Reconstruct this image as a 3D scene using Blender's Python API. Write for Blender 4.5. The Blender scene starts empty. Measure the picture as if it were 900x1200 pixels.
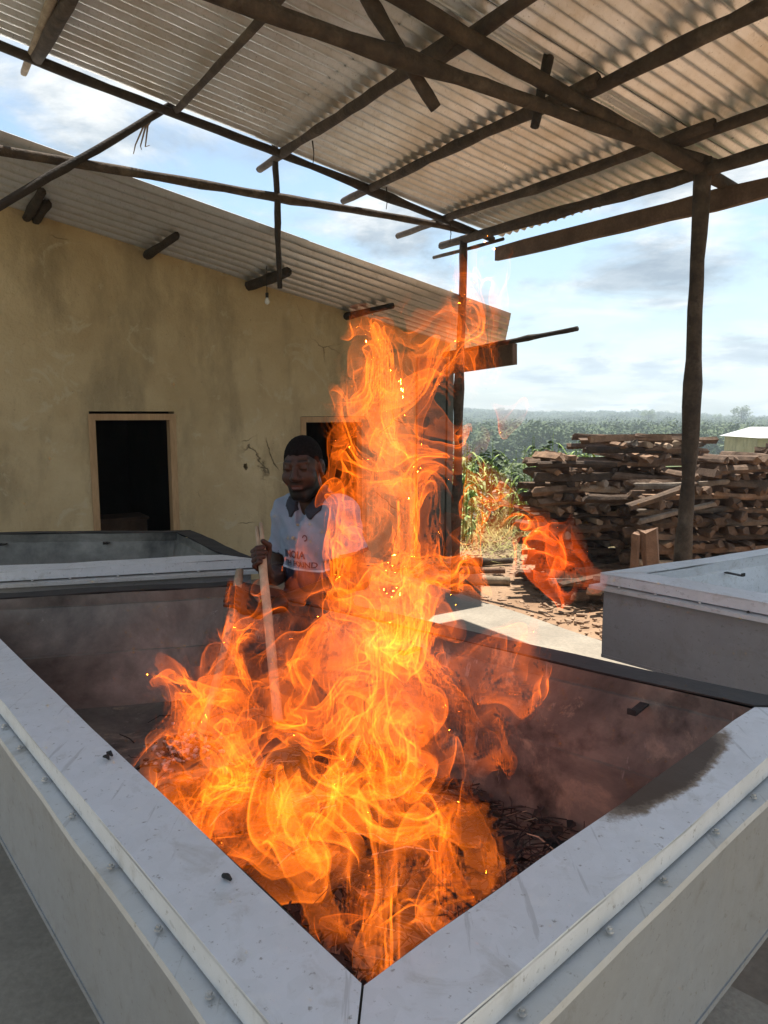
import bpy, bmesh, math, random, time
import numpy as np
from mathutils import Vector, Matrix
from mathutils.bvhtree import BVHTree
T0 = time.time()
SC = bpy.context.scene
COL = SC.collection
R = math.radians
rng = random.Random(7)
NR = np.random.RandomState(11)

# ------------------------------------------------------------------ camera
CAMH, PITCH, FPX = 1.78, R(7.5), 870.0          # metres, radians, focal length for a 900 px wide photo
cam_d = bpy.data.cameras.new('camera'); cam = bpy.data.objects.new('camera', cam_d); COL.objects.link(cam)
cam.location = (0, 0, CAMH); cam.rotation_euler = (R(90)-PITCH, 0, 0)
cam_d.sensor_fit = 'VERTICAL'; cam_d.sensor_height = 24.0; cam_d.lens = 24.0*FPX/1200
cam_d.clip_start = 0.02; cam_d.clip_end = 8000
SC.camera = cam

# ------------------------------------------------------------------ light
SUN_EL, SUN_AZ = R(71), R(22)                  # azimuth from +Y towards +X
sd = bpy.data.lights.new('sun', 'SUN'); sun = bpy.data.objects.new('sun', sd); COL.objects.link(sun)
sd.energy = 4.5; sd.angle = R(0.5); sd.color = (1.0, 0.94, 0.84)
sv = Vector((math.sin(SUN_AZ)*math.cos(SUN_EL), math.cos(SUN_AZ)*math.cos(SUN_EL), math.sin(SUN_EL)))
sun.rotation_euler = sv.to_track_quat('Z', 'Y').to_euler()
sun.location = (20, 20, 60)
SC.view_settings.view_transform = 'Standard'; SC.view_settings.look = 'None'
SC.view_settings.gamma = 1.0; SC.view_settings.use_curve_mapping = False
SC.view_settings.exposure = 1.15
SC.cycles.transparent_max_bounces = 160
SC.cycles.max_bounces = 10
SC.cycles.volume_bounces = 1
SC.cycles.use_denoising = True
SC.cycles.sample_clamp_indirect = 4.0

class NT:
    """small node-tree helper"""
    def __init__(s, nt): s.nt = nt; s.n = nt.nodes; s.l = nt.links
    def new(s, t, **kw):
        x = s.n.new(t)
        for k, v in kw.items(): setattr(x, k, v)
        return x
    def ln(s, a, b): s.l.new(a, b)
    def val(s, sock, v):
        if hasattr(v, 'links') or isinstance(v, bpy.types.NodeSocket): s.ln(v, sock)
        else: sock.default_value = v
    def math(s, op, a, b=0.0, c=None, clamp=False):
        x = s.new('ShaderNodeMath', operation=op); x.use_clamp = clamp
        s.val(x.inputs[0], a); s.val(x.inputs[1], b)
        if c is not None: s.val(x.inputs[2], c)
        return x.outputs[0]
    def ramp(s, f, stops, interp='LINEAR'):
        x = s.new('ShaderNodeValToRGB'); e = x.color_ramp.elements; x.color_ramp.interpolation = interp
        while len(e) < len(stops): e.new(0.5)
        for i, (p, c) in enumerate(stops):
            e[i].position = p; e[i].color = c if len(c) == 4 else (*c, 1)
        s.val(x.inputs[0], f); return x.outputs[0]
    def noise(s, vec, scale, detail=5, rough=0.55, dist=0.0, out=0):
        x = s.new('ShaderNodeTexNoise'); x.inputs['Scale'].default_value = scale
        x.inputs['Detail'].default_value = detail; x.inputs['Roughness'].default_value = rough
        x.inputs['Distortion'].default_value = dist
        if vec is not None: s.ln(vec, x.inputs['Vector'])
        return x.outputs[out]
    def mix(s, f, a, b, mode='MIX'):
        x = s.new('ShaderNodeMix', data_type='RGBA', blend_type=mode)
        s.val(x.inputs[0], f); s.val(x.inputs[6], a if not isinstance(a, tuple) or len(a) == 4 else (*a, 1))
        s.val(x.inputs[7], b if not isinstance(b, tuple) or len(b) == 4 else (*b, 1)); return x.outputs[2]
    def mapping(s, vec, scale=(1, 1, 1), loc=(0, 0, 0), rot=(0, 0, 0)):
        x = s.new('ShaderNodeMapping'); x.inputs['Scale'].default_value = scale
        x.inputs['Location'].default_value = loc; x.inputs['Rotation'].default_value = rot
        s.ln(vec, x.inputs['Vector']); return x.outputs[0]

# sky: Nishita daylight with a broken cloud layer laid over it by direction
W = bpy.data.worlds.new('World'); SC.world = W; W.use_nodes = True
t = NT(W.node_tree); t.n.clear()
sky = t.new('ShaderNodeTexSky', sky_type='NISHITA'); sky.sun_disc = False
sky.sun_elevation = SUN_EL; sky.sun_rotation = SUN_AZ; sky.air_density = 1.3; sky.dust_density = 1.0
tc = t.new('ShaderNodeTexCoord').outputs['Generated']
sep = t.new('ShaderNodeSeparateXYZ'); t.ln(tc, sep.inputs[0])
zz = t.math('ADD', t.math('MAXIMUM', sep.outputs[2], 0.0), 0.16)
cmb = t.new('ShaderNodeCombineXYZ')
t.ln(t.math('DIVIDE', sep.outputs[0], zz), cmb.inputs[0]); t.ln(t.math('DIVIDE', sep.outputs[1], zz), cmb.inputs[1])
cv = t.mapping(cmb.outputs[0], loc=(3.1, 0.4, 0))
n1 = t.noise(cv, 1.15, 9, 0.60, 0.35); n2 = t.noise(t.mapping(cv, loc=(5, 2, 1)), 0.9, 6, 0.55)
cov = t.ramp(n1, [(0.45, (0, 0, 0)), (0.57, (1, 1, 1))])
shade = t.ramp(t.noise(t.mapping(cv, loc=(0.12, 0.1, 0.6)), 1.7, 9, 0.62, 0.3),
               [(0.35, (1.7, 2.2, 2.9)), (0.46, (3.0, 3.5, 4.1)), (0.57, (6.1, 6.2, 6.2))])
hz = t.ramp(sep.outputs[2], [(0.0, (1, 1, 1)), (0.22, (0, 0, 0))])
cov2 = t.math('MAXIMUM', cov, t.math('MULTIPLY', hz, 0.40))
mx = t.mix(cov2, t.mix(1.0, sky.outputs[0], (.88, .98, 1.06), 'MULTIPLY'), shade)
bg = t.new('ShaderNodeBackground'); bg.inputs[1].default_value = 0.075
t.ln(mx, bg.inputs[0]); wo = t.new('ShaderNodeOutputWorld'); t.ln(bg.outputs[0], wo.inputs[0])

# ------------------------------------------------------------------ measuring helpers (surveyed from the photograph)
CP, SP = math.cos(PITCH), math.sin(PITCH)
EYE = Vector((0, 0, CAMH))
def ray(u, v):
    x = (u-450)/FPX; d = (v-600)/FPX
    return Vector((x, CP-SP*d, -SP-CP*d))
def P(u, v, z): r = ray(u, v); return EYE+r*((z-CAMH)/r.z)
def D(u, v, y): r = ray(u, v); return EYE+r*(y/r.y)
def PV(u, v, o, n): r = ray(u, v); return EYE+r*((o-EYE).dot(n)/r.dot(n))

# ------------------------------------------------------------------ mesh helpers
def link_mesh(name, me, mat=None, parent=None, smooth=False, label=None):
    o = bpy.data.objects.new(name, me); COL.objects.link(o)
    if mat is not None and len(me.materials) == 0: me.materials.append(mat)
    if smooth:
        me.polygons.foreach_set('use_smooth', np.ones(len(me.polygons), dtype=bool))
    if parent is not None: o.parent = parent
    if label: o['label'] = label
    return o
def np_mesh(name, V, F):
    """V (n,3), F (m,k) -> mesh datablock"""
    V = np.asarray(V, np.float32); F = np.asarray(F, np.int32); k = F.shape[1]
    me = bpy.data.meshes.new(name)
    me.vertices.add(len(V)); me.vertices.foreach_set('co', V.ravel())
    me.loops.add(F.size); me.loops.foreach_set('vertex_index', F.ravel())
    me.polygons.add(len(F)); me.polygons.foreach_set('loop_start', np.arange(0, F.size, k, dtype=np.int32))
    me.update(calc_edges=True); return me
def py_mesh(name, V, F):
    me = bpy.data.meshes.new(name); me.from_pydata([tuple(v) for v in V], [], F); me.update(); return me
class MB:
    """collects shapes into one mesh"""
    def __init__(s): s.v = []; s.f = []
    def add(s, V, F):
        b = len(s.v); s.v += [tuple(v) for v in V]; s.f += [tuple(i+b for i in f) for f in F]; return s
    def hexa(s, p):   # 8 points: bottom 4 ccw, top 4 ccw
        return s.add(p, [(3, 2, 1, 0), (4, 5, 6, 7), (0, 1, 5, 4), (1, 2, 6, 5), (2, 3, 7, 6), (3, 0, 4, 7)])
    def box(s, c, sx, sy, sz, X=Vector((1, 0, 0)), Y=Vector((0, 1, 0)), Z=Vector((0, 0, 1))):
        c = Vector(c); q = []
        for k in (-.5, .5):
            for i, j in ((-.5, -.5), (.5, -.5), (.5, .5), (-.5, .5)): q.append(c+X*sx*i+Y*sy*j+Z*sz*k)
        return s.hexa(q)
    def tube(s, pts, rad, n=8, jit=0.0, cap=True, flat=1.0):
        pts = [Vector(p) for p in pts]; m = len(pts); V = []; F = []
        if not hasattr(rad, '__len__'): rad = [rad]*m
        ref = Vector((0, 0, 1)) if abs((pts[-1]-pts[0]).normalized().z) < .9 else Vector((1, 0, 0))
        for i, q in enumerate(pts):
            d = (pts[min(i+1, m-1)]-pts[max(i-1, 0)]).normalized()
            a = d.cross(ref).normalized(); b = a.cross(d).normalized()
            for j in range(n):
                th = 2*math.pi*j/n; rr = rad[i]*(1+rng.uniform(-jit, jit))
                V.append(q+a*math.cos(th)*rr+b*math.sin(th)*rr*flat)
        for i in range(m-1):
            for j in range(n):
                k = (j+1) % n; F.append((i*n+j, i*n+k, (i+1)*n+k, (i+1)*n+j))
        if cap: F.append(tuple(range(n))[::-1]); F.append(tuple(range((m-1)*n, m*n)))
        return s.add(V, F)
    def build(s, name, mat=None, parent=None, smooth=False, label=None):
        return link_mesh(name, py_mesh(name, s.v, s.f), mat, parent, smooth, label)
def tag(o, label=None, cat=None, group=None, kind=None):
    if label: o['label'] = label
    if cat: o['category'] = cat
    if group: o['group'] = group
    if kind: o['kind'] = kind
    return o
def empty(name, loc, label, cat, group=None):
    o = bpy.data.objects.new(name, None); COL.objects.link(o); o.location = loc; o.empty_display_size = 0.1
    tag(o, label, cat, group); return o
def keep(o, parent):
    """parent without moving"""
    o.parent = parent; o.matrix_parent_inverse = Matrix.Translation(-Vector(parent.location)); return o
def rough_pole(p0, p1, r0, r1, seg=18, bend=0.014, n=9, knots=2):
    """an unplaned tree pole: wandering centre line, uneven girth, knots"""
    p0, p1 = Vector(p0), Vector(p1); L = (p1-p0).length; d = (p1-p0)/L
    a = d.orthogonal().normalized(); b = d.cross(a); pts = []; rad = []
    ph = [rng.uniform(0, 6.28) for _ in range(4)]; kn = [rng.uniform(.1, .9) for _ in range(knots)]
    for i in range(seg+1):
        u = i/seg
        w = math.sin(math.pi*u)
        o = a*(math.sin(u*5+ph[0])*.6+math.sin(u*13+ph[1])*.25)*bend*w*L**.5+b*(math.sin(u*4+ph[2])*.6+math.sin(u*11+ph[3])*.25)*bend*w*L**.5
        pts.append(p0.lerp(p1, u)+o)
        r = (r0+(r1-r0)*u)*.80; r *= 1+rng.uniform(-.09, .09)+sum(.20*math.exp(-((u-k)*seg*.9)**2) for k in kn); rad.append(r)
    return MB().tube(pts, rad, n, .10)

# ------------------------------------------------------------------ materials
def new_mat(name):
    m = bpy.data.materials.new(name); m.use_nodes = True; t = NT(m.node_tree); t.n.clear()
    b = t.new('ShaderNodeBsdfPrincipled'); o = t.new('ShaderNodeOutputMaterial'); t.ln(b.outputs[0], o.inputs[0])
    return m, t, b
def obj_co(t): return t.new('ShaderNodeTexCoord').outputs['Object']
def world_co(t): return t.new('ShaderNodeNewGeometry').outputs['Position']
def bump(t, b, h, strength=.4, dist=.01):
    x = t.new('ShaderNodeBump'); x.inputs['Strength'].default_value = strength; x.inputs['Distance'].default_value = dist
    t.ln(h, x.inputs['Height']); t.ln(x.outputs[0], b.inputs['Normal']); return x
def varied(name, c0, c1, scale=6, rough=.8, c2=None, bs=.4, bd=.006, stretch=(1, 1, 1), metal=0.0, fine=60, spec=None, perobj=0.0):
    m, t, b = new_mat(name); co = t.mapping(world_co(t), scale=stretch)
    n = t.noise(co, scale, 8, .62); c = t.ramp(n, [(.33, c0), (.67, c1)])
    n2 = t.noise(co, fine, 5, .6)
    c = t.mix(t.ramp(n2, [(.35, (0.35,)*3), (.65, (0, 0, 0))]), c, tuple(x*.55 for x in c0))
    if c2: c = t.mix(t.ramp(t.noise(co, scale*.45, 6, .7), [(.55, (0, 0, 0)), (.72, (.8,)*3)]), c, c2)
    if perobj:
        oi = t.new('ShaderNodeObjectInfo')
        c = t.mix(1.0, c, t.ramp(oi.outputs['Random'], [(0, (1-perobj,)*3), (.5, (1, .97, .93)), (1, (1+perobj, 1+perobj*.9, 1+perobj*.75))]), 'MULTIPLY')
    t.ln(c, b.inputs['Base Color']); b.inputs['Roughness'].default_value = rough; b.inputs['Metallic'].default_value = metal
    if spec is not None: b.inputs['Specular IOR Level'].default_value = spec
    bump(t, b, t.math('ADD', n2, t.math('MULTIPLY', n, 1.2)), bs, bd); return m
M = {}
M['bark'] = varied('pole_bark', (.038, .025, .016), (.098, .066, .042), 9, .9, (.15, .11, .075), .8, .012, fine=45)
M['bark_pale'] = varied('pale_pole_wood', (.22, .16, .10), (.40, .31, .21), 9, .85, (.10, .07, .045), .6, .008)
M['bark_dark'] = varied('dark_pole_wood', (.020, .014, .010), (.055, .038, .026), 9, .9, None, .8, .012)
M['plank'] = varied('brown_plank', (.10, .055, .032), (.19, .11, .065), 5, .85, (.06, .035, .02), .5, .006)
M['frame_wood'] = varied('door_frame_wood', (.36, .21, .10), (.48, .30, .15), 8, .75, (.22, .12, .06), .3, .004, stretch=(1, 1, .15))
M['stick'] = varied('peeled_stick', (.34, .24, .145), (.50, .38, .25), 12, .8, (.25, .17, .10), .4, .003, stretch=(1, 1, .25))
M['log'] = varied('split_log', (.135, .078, .046), (.32, .20, .125), 7, .9, (.07, .043, .028), .7, .01, fine=40, perobj=.35)
M['stump'] = varied('upright_log', (.16, .09, .055), (.27, .16, .10), 7, .9, None, .7, .01)
M['concrete'] = varied('concrete', (.23, .195, .15), (.36, .31, .24), 1.6, .75, (.13, .125, .11), .35, .006, fine=35)
M['support'] = varied('support_block', (.34, .31, .25), (.46, .42, .34), 4, .9, (.20, .18, .14), .5, .006)
M['dirt'] = varied('dry_earth', (.25, .155, .095), (.40, .27, .18), .8, .95, (.18, .12, .07), .9, .03, fine=9)
M['chips'] = varied('wood_chips', (.22, .13, .08), (.45, .31, .20), 11, .95, (.10, .07, .05), .3, .004)
M['black'] = varied('charred', (.010, .009, .008), (.03, .026, .022), 20, .9, None, .5, .004)
M['ash'] = varied('pale_ash', (.30, .28, .26), (.55, .53, .50), 20, .95, None, .4, .004)
M['zinc_bolt'] = varied('zinc_bolt', (.45, .44, .42), (.62, .61, .58), 30, .45, None, .1, .001, metal=.6)
M['rust_bolt'] = varied('dark_bolt', (.03, .025, .02), (.06, .05, .04), 30, .6, None, .1, .001, metal=.4)

def zinc(name, soot=0.0, dark=1.0, scorch=None, rough=(.42, .60), warm=0.0, metal=.25):
    """galvanised sheet: mottled spangle, smears, optional soot"""
    m, t, b = new_mat(name); co = world_co(t)
    vo = t.new('ShaderNodeTexVoronoi'); vo.inputs['Scale'].default_value = 46; t.ln(co, vo.inputs['Vector'])
    sp = t.ramp(vo.outputs['Color'], [(.2, (.615*dark, .62*dark, .615*dark)), (.8, (.645*dark, .65*dark, .65*dark))])
    n = t.noise(co, 3.1, 8, .65); c = t.mix(t.ramp(n, [(.4, (0, 0, 0)), (.68, (.55,)*3)]), sp, (.50*dark, .495*dark, .475*dark))
    n2 = t.noise(t.mapping(co, scale=(1, 1, .22)), 17, 7, .7)
    c = t.mix(t.ramp(n2, [(.55, (0, 0, 0)), (.75, (.45,)*3)]), c, (.74*dark, .72*dark, .67*dark))
    scr = t.ramp(t.noise(t.mapping(co, scale=(1, .06, 1), rot=(0, 0, .9)), 60, 4, .6), [(.63, (0, 0, 0)), (.67, (.5,)*3)]); c = t.mix(scr, c, (.36*dark, .355*dark, .34*dark))
    scr2 = t.ramp(t.noise(co, 9, 9, .72, .8), [(.55, (0, 0, 0)), (.66, (.5,)*3)]); c = t.mix(scr2, c, (.42*dark, .40*dark, .36*dark))
    n3 = t.noise(co, 75, 4, .7)
    c = t.mix(t.ramp(n3, [(.62, (0, 0, 0)), (.70, (.7,)*3)]), c, (.19, .165, .13))
    if warm: c = t.mix(t.ramp(t.noise(co, 2.2, 6, .6), [(.4, (0, 0, 0)), (.7, (warm,)*3)]), c, (.42, .33, .20))
    met = t.math('MULTIPLY', metal, 1.0)
    if soot:
        ns = t.noise(co, 2.6, 9, .68, .4)
        k = t.ramp(ns, [(.62-soot*.55, (0, 0, 0)), (.86-soot*.55, (1, 1, 1))])
        c = t.mix(k, c, (.020, .017, .015)); met = t.math('MULTIPLY', t.math('SUBTRACT', 1.0, k), metal)
    if scorch is not None:
        (cx, cy, cz), (dx, dy), ln, wd = scorch
        mp = t.mapping(co, loc=(-cx, -cy, -cz)); se = t.new('ShaderNodeSeparateXYZ'); t.ln(mp, se.inputs[0])
        al = t.math('ADD', t.math('MULTIPLY', se.outputs[0], dx/ln), t.math('MULTIPLY', se.outputs[1], dy/ln))
        ac = t.math('ADD', t.math('MULTIPLY', se.outputs[0], dy/wd), t.math('MULTIPLY', se.outputs[1], -dx/wd))
        ac = t.math('ADD', ac, t.math('MULTIPLY', t.math('SUBTRACT', t.noise(co, 14, 6, .7), .5), 0.75))
        rr = t.math('SQRT', t.math('ADD', t.math('MULTIPLY', al, al), t.math('MULTIPLY', ac, ac)))
        rr = t.math('ADD', rr, t.math('MULTIPLY', t.math('SUBTRACT', t.noise(co, 60, 6, .75), .5), .35))
        halo = t.ramp(rr, [(.85, (1, 1, 1)), (1.3, (0, 0, 0))]); k = t.ramp(rr, [(.70, (1, 1, 1)), (1.0, (0, 0, 0))])
        c = t.mix(t.math('MULTIPLY', halo, .85), c, (.26, .18, .10)); c = t.mix(t.math('MULTIPLY', k, .93), c, (.060, .040, .028))
        met = t.math('MULTIPLY', t.math('SUBTRACT', 1.0, halo), metal)
    t.ln(c, b.inputs['Base Color']); t.val(b.inputs['Metallic'], met)
    if scorch is not None: t.val(b.inputs['Specular IOR Level'], t.math('SUBTRACT', .5, t.math('MULTIPLY', halo, .42)))
    t.ln(t.ramp(n, [(.3, (rough[0],)*3), (.7, (rough[1],)*3)]), b.inputs['Roughness'])
    bump(t, b, t.math('ADD', t.math('MULTIPLY', n, 3), n2), .22, .004); return m
M['zinc'] = zinc('galvanised_sheet')
M['zinc_body'] = zinc('galvanised_body_sheet', dark=.47, warm=.12)
M['zinc_flange'] = zinc('dusty_flange', warm=.4, metal=.25, dark=.92)
M['zinc_soot'] = zinc('sooty_galvanised_sheet', soot=.42, dark=.55, warm=.5)
M['zinc_black'] = varied('blackened_rim', (.010, .009, .008), (.028, .023, .019), 6, .75, (.06, .045, .033), .3, .003)
M['roof'] = zinc('corrugated_roofing', dark=1.28, warm=.6, metal=.55, rough=(.26,.42))
M['roof_house'] = zinc('weathered_corrugated_roofing', dark=.95, warm=.2, metal=.7, rough=(.28,.45))

# plaster wall: ochre render, patches, cracks
def plaster():
    m, t, b = new_mat('ochre_plaster'); co = world_co(t)
    n = t.noise(co, 1.3, 9, .62, .3); c = t.ramp(n, [(.3, (.42, .305, .165)), (.7, (.56, .43, .255))])
    c = t.mix(t.ramp(t.noise(t.mapping(co, scale=(1, 1, .35)), 2.3, 8, .65), [(.48, (0, 0, 0)), (.66, (.75,)*3)]), c, (.27, .205, .118))
    c = t.mix(t.ramp(t.noise(co, 3.3, 8, .7, 1.0), [(.57, (0, 0, 0)), (.63, (.5,)*3)]), c, (.54, .45, .30))
    wv = t.noise(co, 2.2, 6, .6, 0, 1); wco = t.mix(.22, co, wv, 'ADD')
    vo = t.new('ShaderNodeTexVoronoi', feature='DISTANCE_TO_EDGE'); vo.inputs['Scale'].default_value = 1.25; t.ln(wco, vo.inputs['Vector'])
    cr = t.ramp(vo.outputs['Distance'], [(.0, (1, 1, 1)), (.007, (0, 0, 0))])
    gate = t.ramp(t.noise(co, 1.1, 3, .5), [(.56, (0, 0, 0)), (.64, (1, 1, 1))])
    crk = t.math('MULTIPLY', cr, gate); c = t.mix(t.math('MULTIPLY', crk, .75), c, (.045, .034, .02))
    sp = t.ramp(t.noise(co, 34, 5, .7), [(.66, (0, 0, 0)), (.72, (.8,)*3)]); c = t.mix(sp, c, (.12, .092, .052))
    t.ln(c, b.inputs['Base Color']); b.inputs['Roughness'].default_value = .95; b.inputs['Specular IOR Level'].default_value = .15
    h = t.math('SUBTRACT', t.math('ADD', t.noise(co, 28, 6, .65), t.math('MULTIPLY', t.noise(co, 4, 5, .6), 2.5)), t.math('MULTIPLY', crk, 2))
    bump(t, b, h, .7, .016); return m
M['plaster'] = plaster()
M['pier'] = varied('grey_green_painted_corner', (.085, .09, .072), (.13, .135, .11), 3, .8, (.06, .065, .055), .4, .006)
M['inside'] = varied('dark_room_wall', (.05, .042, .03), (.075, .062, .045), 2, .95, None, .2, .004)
M['foliage'] = varied('leaf_green', (.035, .065, .015), (.075, .125, .03), 3, .6, None, .1, .002, perobj=.3)
M['forest'] = varied('forest_green', (.055, .088, .030), (.115, .165, .055), .06, .8, (.13, .15, .055), .1, .002)
M['maize'] = varied('maize_green', (.13, .23, .03), (.27, .38, .06), 5, .6, (.36, .38, .09), .1, .002, perobj=.25)
M['grass'] = varied('dry_grass', (.28, .27, .06), (.48, .40, .15), 3, .8, None, .1, .002)
M['tin'] = varied('pale_tin_roof', (.62, .62, .60), (.72, .72, .70), 3, .5, None, .1, .002)

# ================================================================== large structure
CDIR = Vector((math.sin(R(57.5)), math.cos(R(57.5)), 0))      # down-slope direction of the shed roof, seen from above
PDIR = Vector((CDIR.y, -CDIR.x, 0))                            # along the shed's eave
UP = Vector((0, 0, 1))

def prism(poly, z0, z1):
    n = len(poly); V = [(p[0], p[1], z0) for p in poly]+[(p[0], p[1], z1) for p in poly]
    F = [tuple(range(n))[::-1], tuple(range(n, 2*n))]+[(i, (i+1) % n, n+(i+1) % n, n+i) for i in range(n)]
    return V, F

# terrain: flat yard, falling to a broad valley that carries the forest, then a low far rise
def terr(x, y):
    r = math.hypot(x, y)
    z = -0.09
    if r > 16: z -= min((r-16)*0.085, 8.4)
    a = math.atan2(x, y); k = min(max((r-420)/500, 0), 1); z += k*k*(3-2*k)*(7.5+3.5*math.sin(a*9+.6)+2*math.sin(a*23))
    return z
def build_terrain():
    V = []; F = []; rad = [0, 3, 5, 6, 7, 8, 9, 10, 12, 14, 16, 20, 30, 50, 80, 110, 150, 220, 330, 500, 700, 850, 1000]
    na = 96
    for r in rad:
        for k in range(na):
            a = 2*math.pi*k/na; x, y = r*math.sin(a), r*math.cos(a)
            V.append((x, y, terr(x, y)+(0 if r < 6 or r > 40 else NR.uniform(-.02, .02))))
    for i in range(len(rad)-1):
        for k in range(na):
            q = (k+1) % na
            F.append((i*na+k, i*na+q, (i+1)*na+q, (i+1)*na+k))
    me = py_mesh('ground', V, F)
    m, t, b = new_mat('earth_and_scrub'); co = world_co(t)
    n = t.noise(co, .9, 8, .65); c = t.ramp(n, [(.3, (.27, .165, .10)), (.7, (.43, .29, .19))])
    c = t.mix(t.ramp(t.noise(co, 7, 7, .7), [(.5, (0, 0, 0)), (.7, (.7,)*3)]), c, (.20, .13, .085))
    ln = t.new('ShaderNodeVectorMath', operation='LENGTH'); t.ln(co, ln.inputs[0])
    far = t.ramp(t.math('DIVIDE', t.math('ADD', ln.outputs['Value'], t.math('MULTIPLY', n, 3)), 30), [(.36, (0, 0, 0)), (.46, (1, 1, 1))])
    c = t.mix(far, c, t.ramp(t.noise(co, .3, 6, .6), [(.35, (.055, .08, .025)), (.65, (.12, .14, .045))]))
    t.ln(c, b.inputs['Base Color']); b.inputs['Roughness'].default_value = .95; b.inputs['Specular IOR Level'].default_value = .1
    bump(t, b, t.math('ADD', t.noise(co, 22, 6, .7), t.math('MULTIPLY', n, 2)), .8, .025)
    tag(link_mesh('ground', me, m), kind='structure')
build_terrain()

# concrete floor of the shed; its outer edge follows the eave
se0, se1 = P(500, 682, 0), P(704, 749, 0)
sdir = (se1-se0).normalized(); edge = []
for i in range(24):
    q = se0-sdir*3.2+sdir*(i*.52); w = rng.uniform(-.035, .035)
    edge.append((q.x+CDIR.x*w, q.y+CDIR.y*w))
floor_poly = edge+[(4.9, -3.0), (-8.0, -3.0), (-8.0, 8.6)]
V, F = prism(floor_poly, -.16, 0.0)
tag(link_mesh('floor', py_mesh('floor', V, F), M['concrete']), kind='structure')

# ------------------------------------------------------------------ house with gable wall
WC = P(525, 650.6, 0); WD = Vector((math.sin(R(58)), math.cos(R(58)), 0)); WN = Vector((math.cos(R(58)), -math.sin(R(58)), 0))
house = empty('house', WC, 'ochre plastered house with corrugated gable roof and two dark doorways', 'house')
def S(u, v): return (PV(u, v, WC, WN)-WC).dot(WD)
w0 = PV(0, 235, WC, WN); w1 = PV(440, 372, WC, WN)
s0, s1 = (w0-WC).dot(WD), (w1-WC).dot(WD)
slope = (w1.z-w0.z)/(s1-s0)
def top(s): return w0.z+(s-s0)*slope
def wp(s, n, z): return WC+WD*s+WN*n+UP*z
WT = .20
dl, dr, e2l, e2r = S(108, 560), S(207, 560), S(354, 560), S(428, 560)
dh = PV(150, 482, WC, WN).z; eh = PV(380, 488, WC, WN).z
SL = -6.8
mb = MB()
def wall_rect(mb, a, b, z0, z1, t0=0, t1=-WT):
    za, zb = (z1 if z1 is not None else top(a)), (z1 if z1 is not None else top(b))
    mb.hexa([wp(a, t1, z0), wp(b, t1, z0), wp(b, t0, z0), wp(a, t0, z0), wp(a, t1, za), wp(b, t1, zb), wp(b, t0, zb), wp(a, t0, za)])
hs, hz_ = S(288, 547), PV(288, 547, WC, WN).z
hw, hh = .055, .075
cols = [(SL, dl, []), (dl, dr, [dh]), (dr, hs-hw, []), (hs-hw, hs+hw, 'hole'), (hs+hw, e2l, []), (e2l, e2r, [eh]), (e2r, 0.0, [])]
for a, b, op in cols:
    if op == 'hole':
        wall_rect(mb, a, b, -.1, hz_-hh); wall_rect(mb, a, b, hz_+hh, None)
    elif op: wall_rect(mb, a, b, op[0], None)
    else: wall_rect(mb, a, b, -.1, None)
# jagged lip of the hole broken through the plaster
k = 16; ring_o = []; ring_i = []
for i in range(k):
    a = 2*math.pi*i/k; c_, s_ = math.cos(a), math.sin(a); m_ = max(abs(c_), abs(s_))
    ring_o.append((hs+hw*c_/m_, hz_+hh*s_/m_)); q = rng.uniform(.45, .9)
    ring_i.append((hs+.042*c_*q, hz_+.055*s_*q))
V = [wp(a, 0, z) for a, z in ring_o]+[wp(a, 0, z) for a, z in ring_i]+[wp(a, -.09, z) for a, z in ring_i]
F = [(i, (i+1) % k, k+(i+1) % k, k+i) for i in range(k)]+[(k+i, k+(i+1) % k, 2*k+(i+1) % k, 2*k+i) for i in range(k)]
mb.add(V, F)
keep(mb.build('wall', M['plaster']), house)
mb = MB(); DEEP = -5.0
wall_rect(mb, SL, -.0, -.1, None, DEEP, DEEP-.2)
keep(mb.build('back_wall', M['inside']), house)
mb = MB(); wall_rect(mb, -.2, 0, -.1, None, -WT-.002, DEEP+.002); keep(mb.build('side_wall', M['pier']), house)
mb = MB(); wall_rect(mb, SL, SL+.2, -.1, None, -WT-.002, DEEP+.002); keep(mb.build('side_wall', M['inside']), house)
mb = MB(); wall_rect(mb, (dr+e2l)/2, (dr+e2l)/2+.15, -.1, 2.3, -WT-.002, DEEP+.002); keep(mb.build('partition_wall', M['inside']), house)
mb = MB(); mb.hexa([wp(SL, DEEP, -.08), wp(0, DEEP, -.08), wp(0, -WT-.003, -.08), wp(SL, -WT-.003, -.08), wp(SL, DEEP, .0), wp(0, DEEP, .0), wp(0, -WT-.003, .0), wp(SL, -WT-.003, .0)])
keep(mb.build('room_floor', M['inside']), house)
# painted corner pier standing proud of the wall
ps = S(487, 560)
mb = MB(); wall_rect(mb, ps, S(520, 560), 0, top(ps)-.32, .03, .003); keep(mb.build('corner_panel', M['pier'], label='dark grey green panel covering the corner of the wall'), house)
mb = MB(); wall_rect(mb, S(521, 560), .02, 0, top(ps)-.32, .05, .003); keep(mb.build('corner_trim', M['pier']), house)
# door frames: two jambs and a head each
def door_frame(a, b, h, jw=.055):
    for x0, x1, z0, z1 in ((a-.012, a+jw, 0, h-jw), (b-jw, b+.012, 0, h-jw), (a-.012, b+.012, h-jw, h+.006)):
        m_ = MB(); wall_rect(m_, x0+.002, x1-.002, z0, z1, .012, -.10)
        keep(m_.build('door_jamb' if z0 == 0 else 'door_head', M['frame_wood']), house)
door_frame(dl, dr, dh-.03); door_frame(e2l, e2r, eh-.01)
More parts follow.
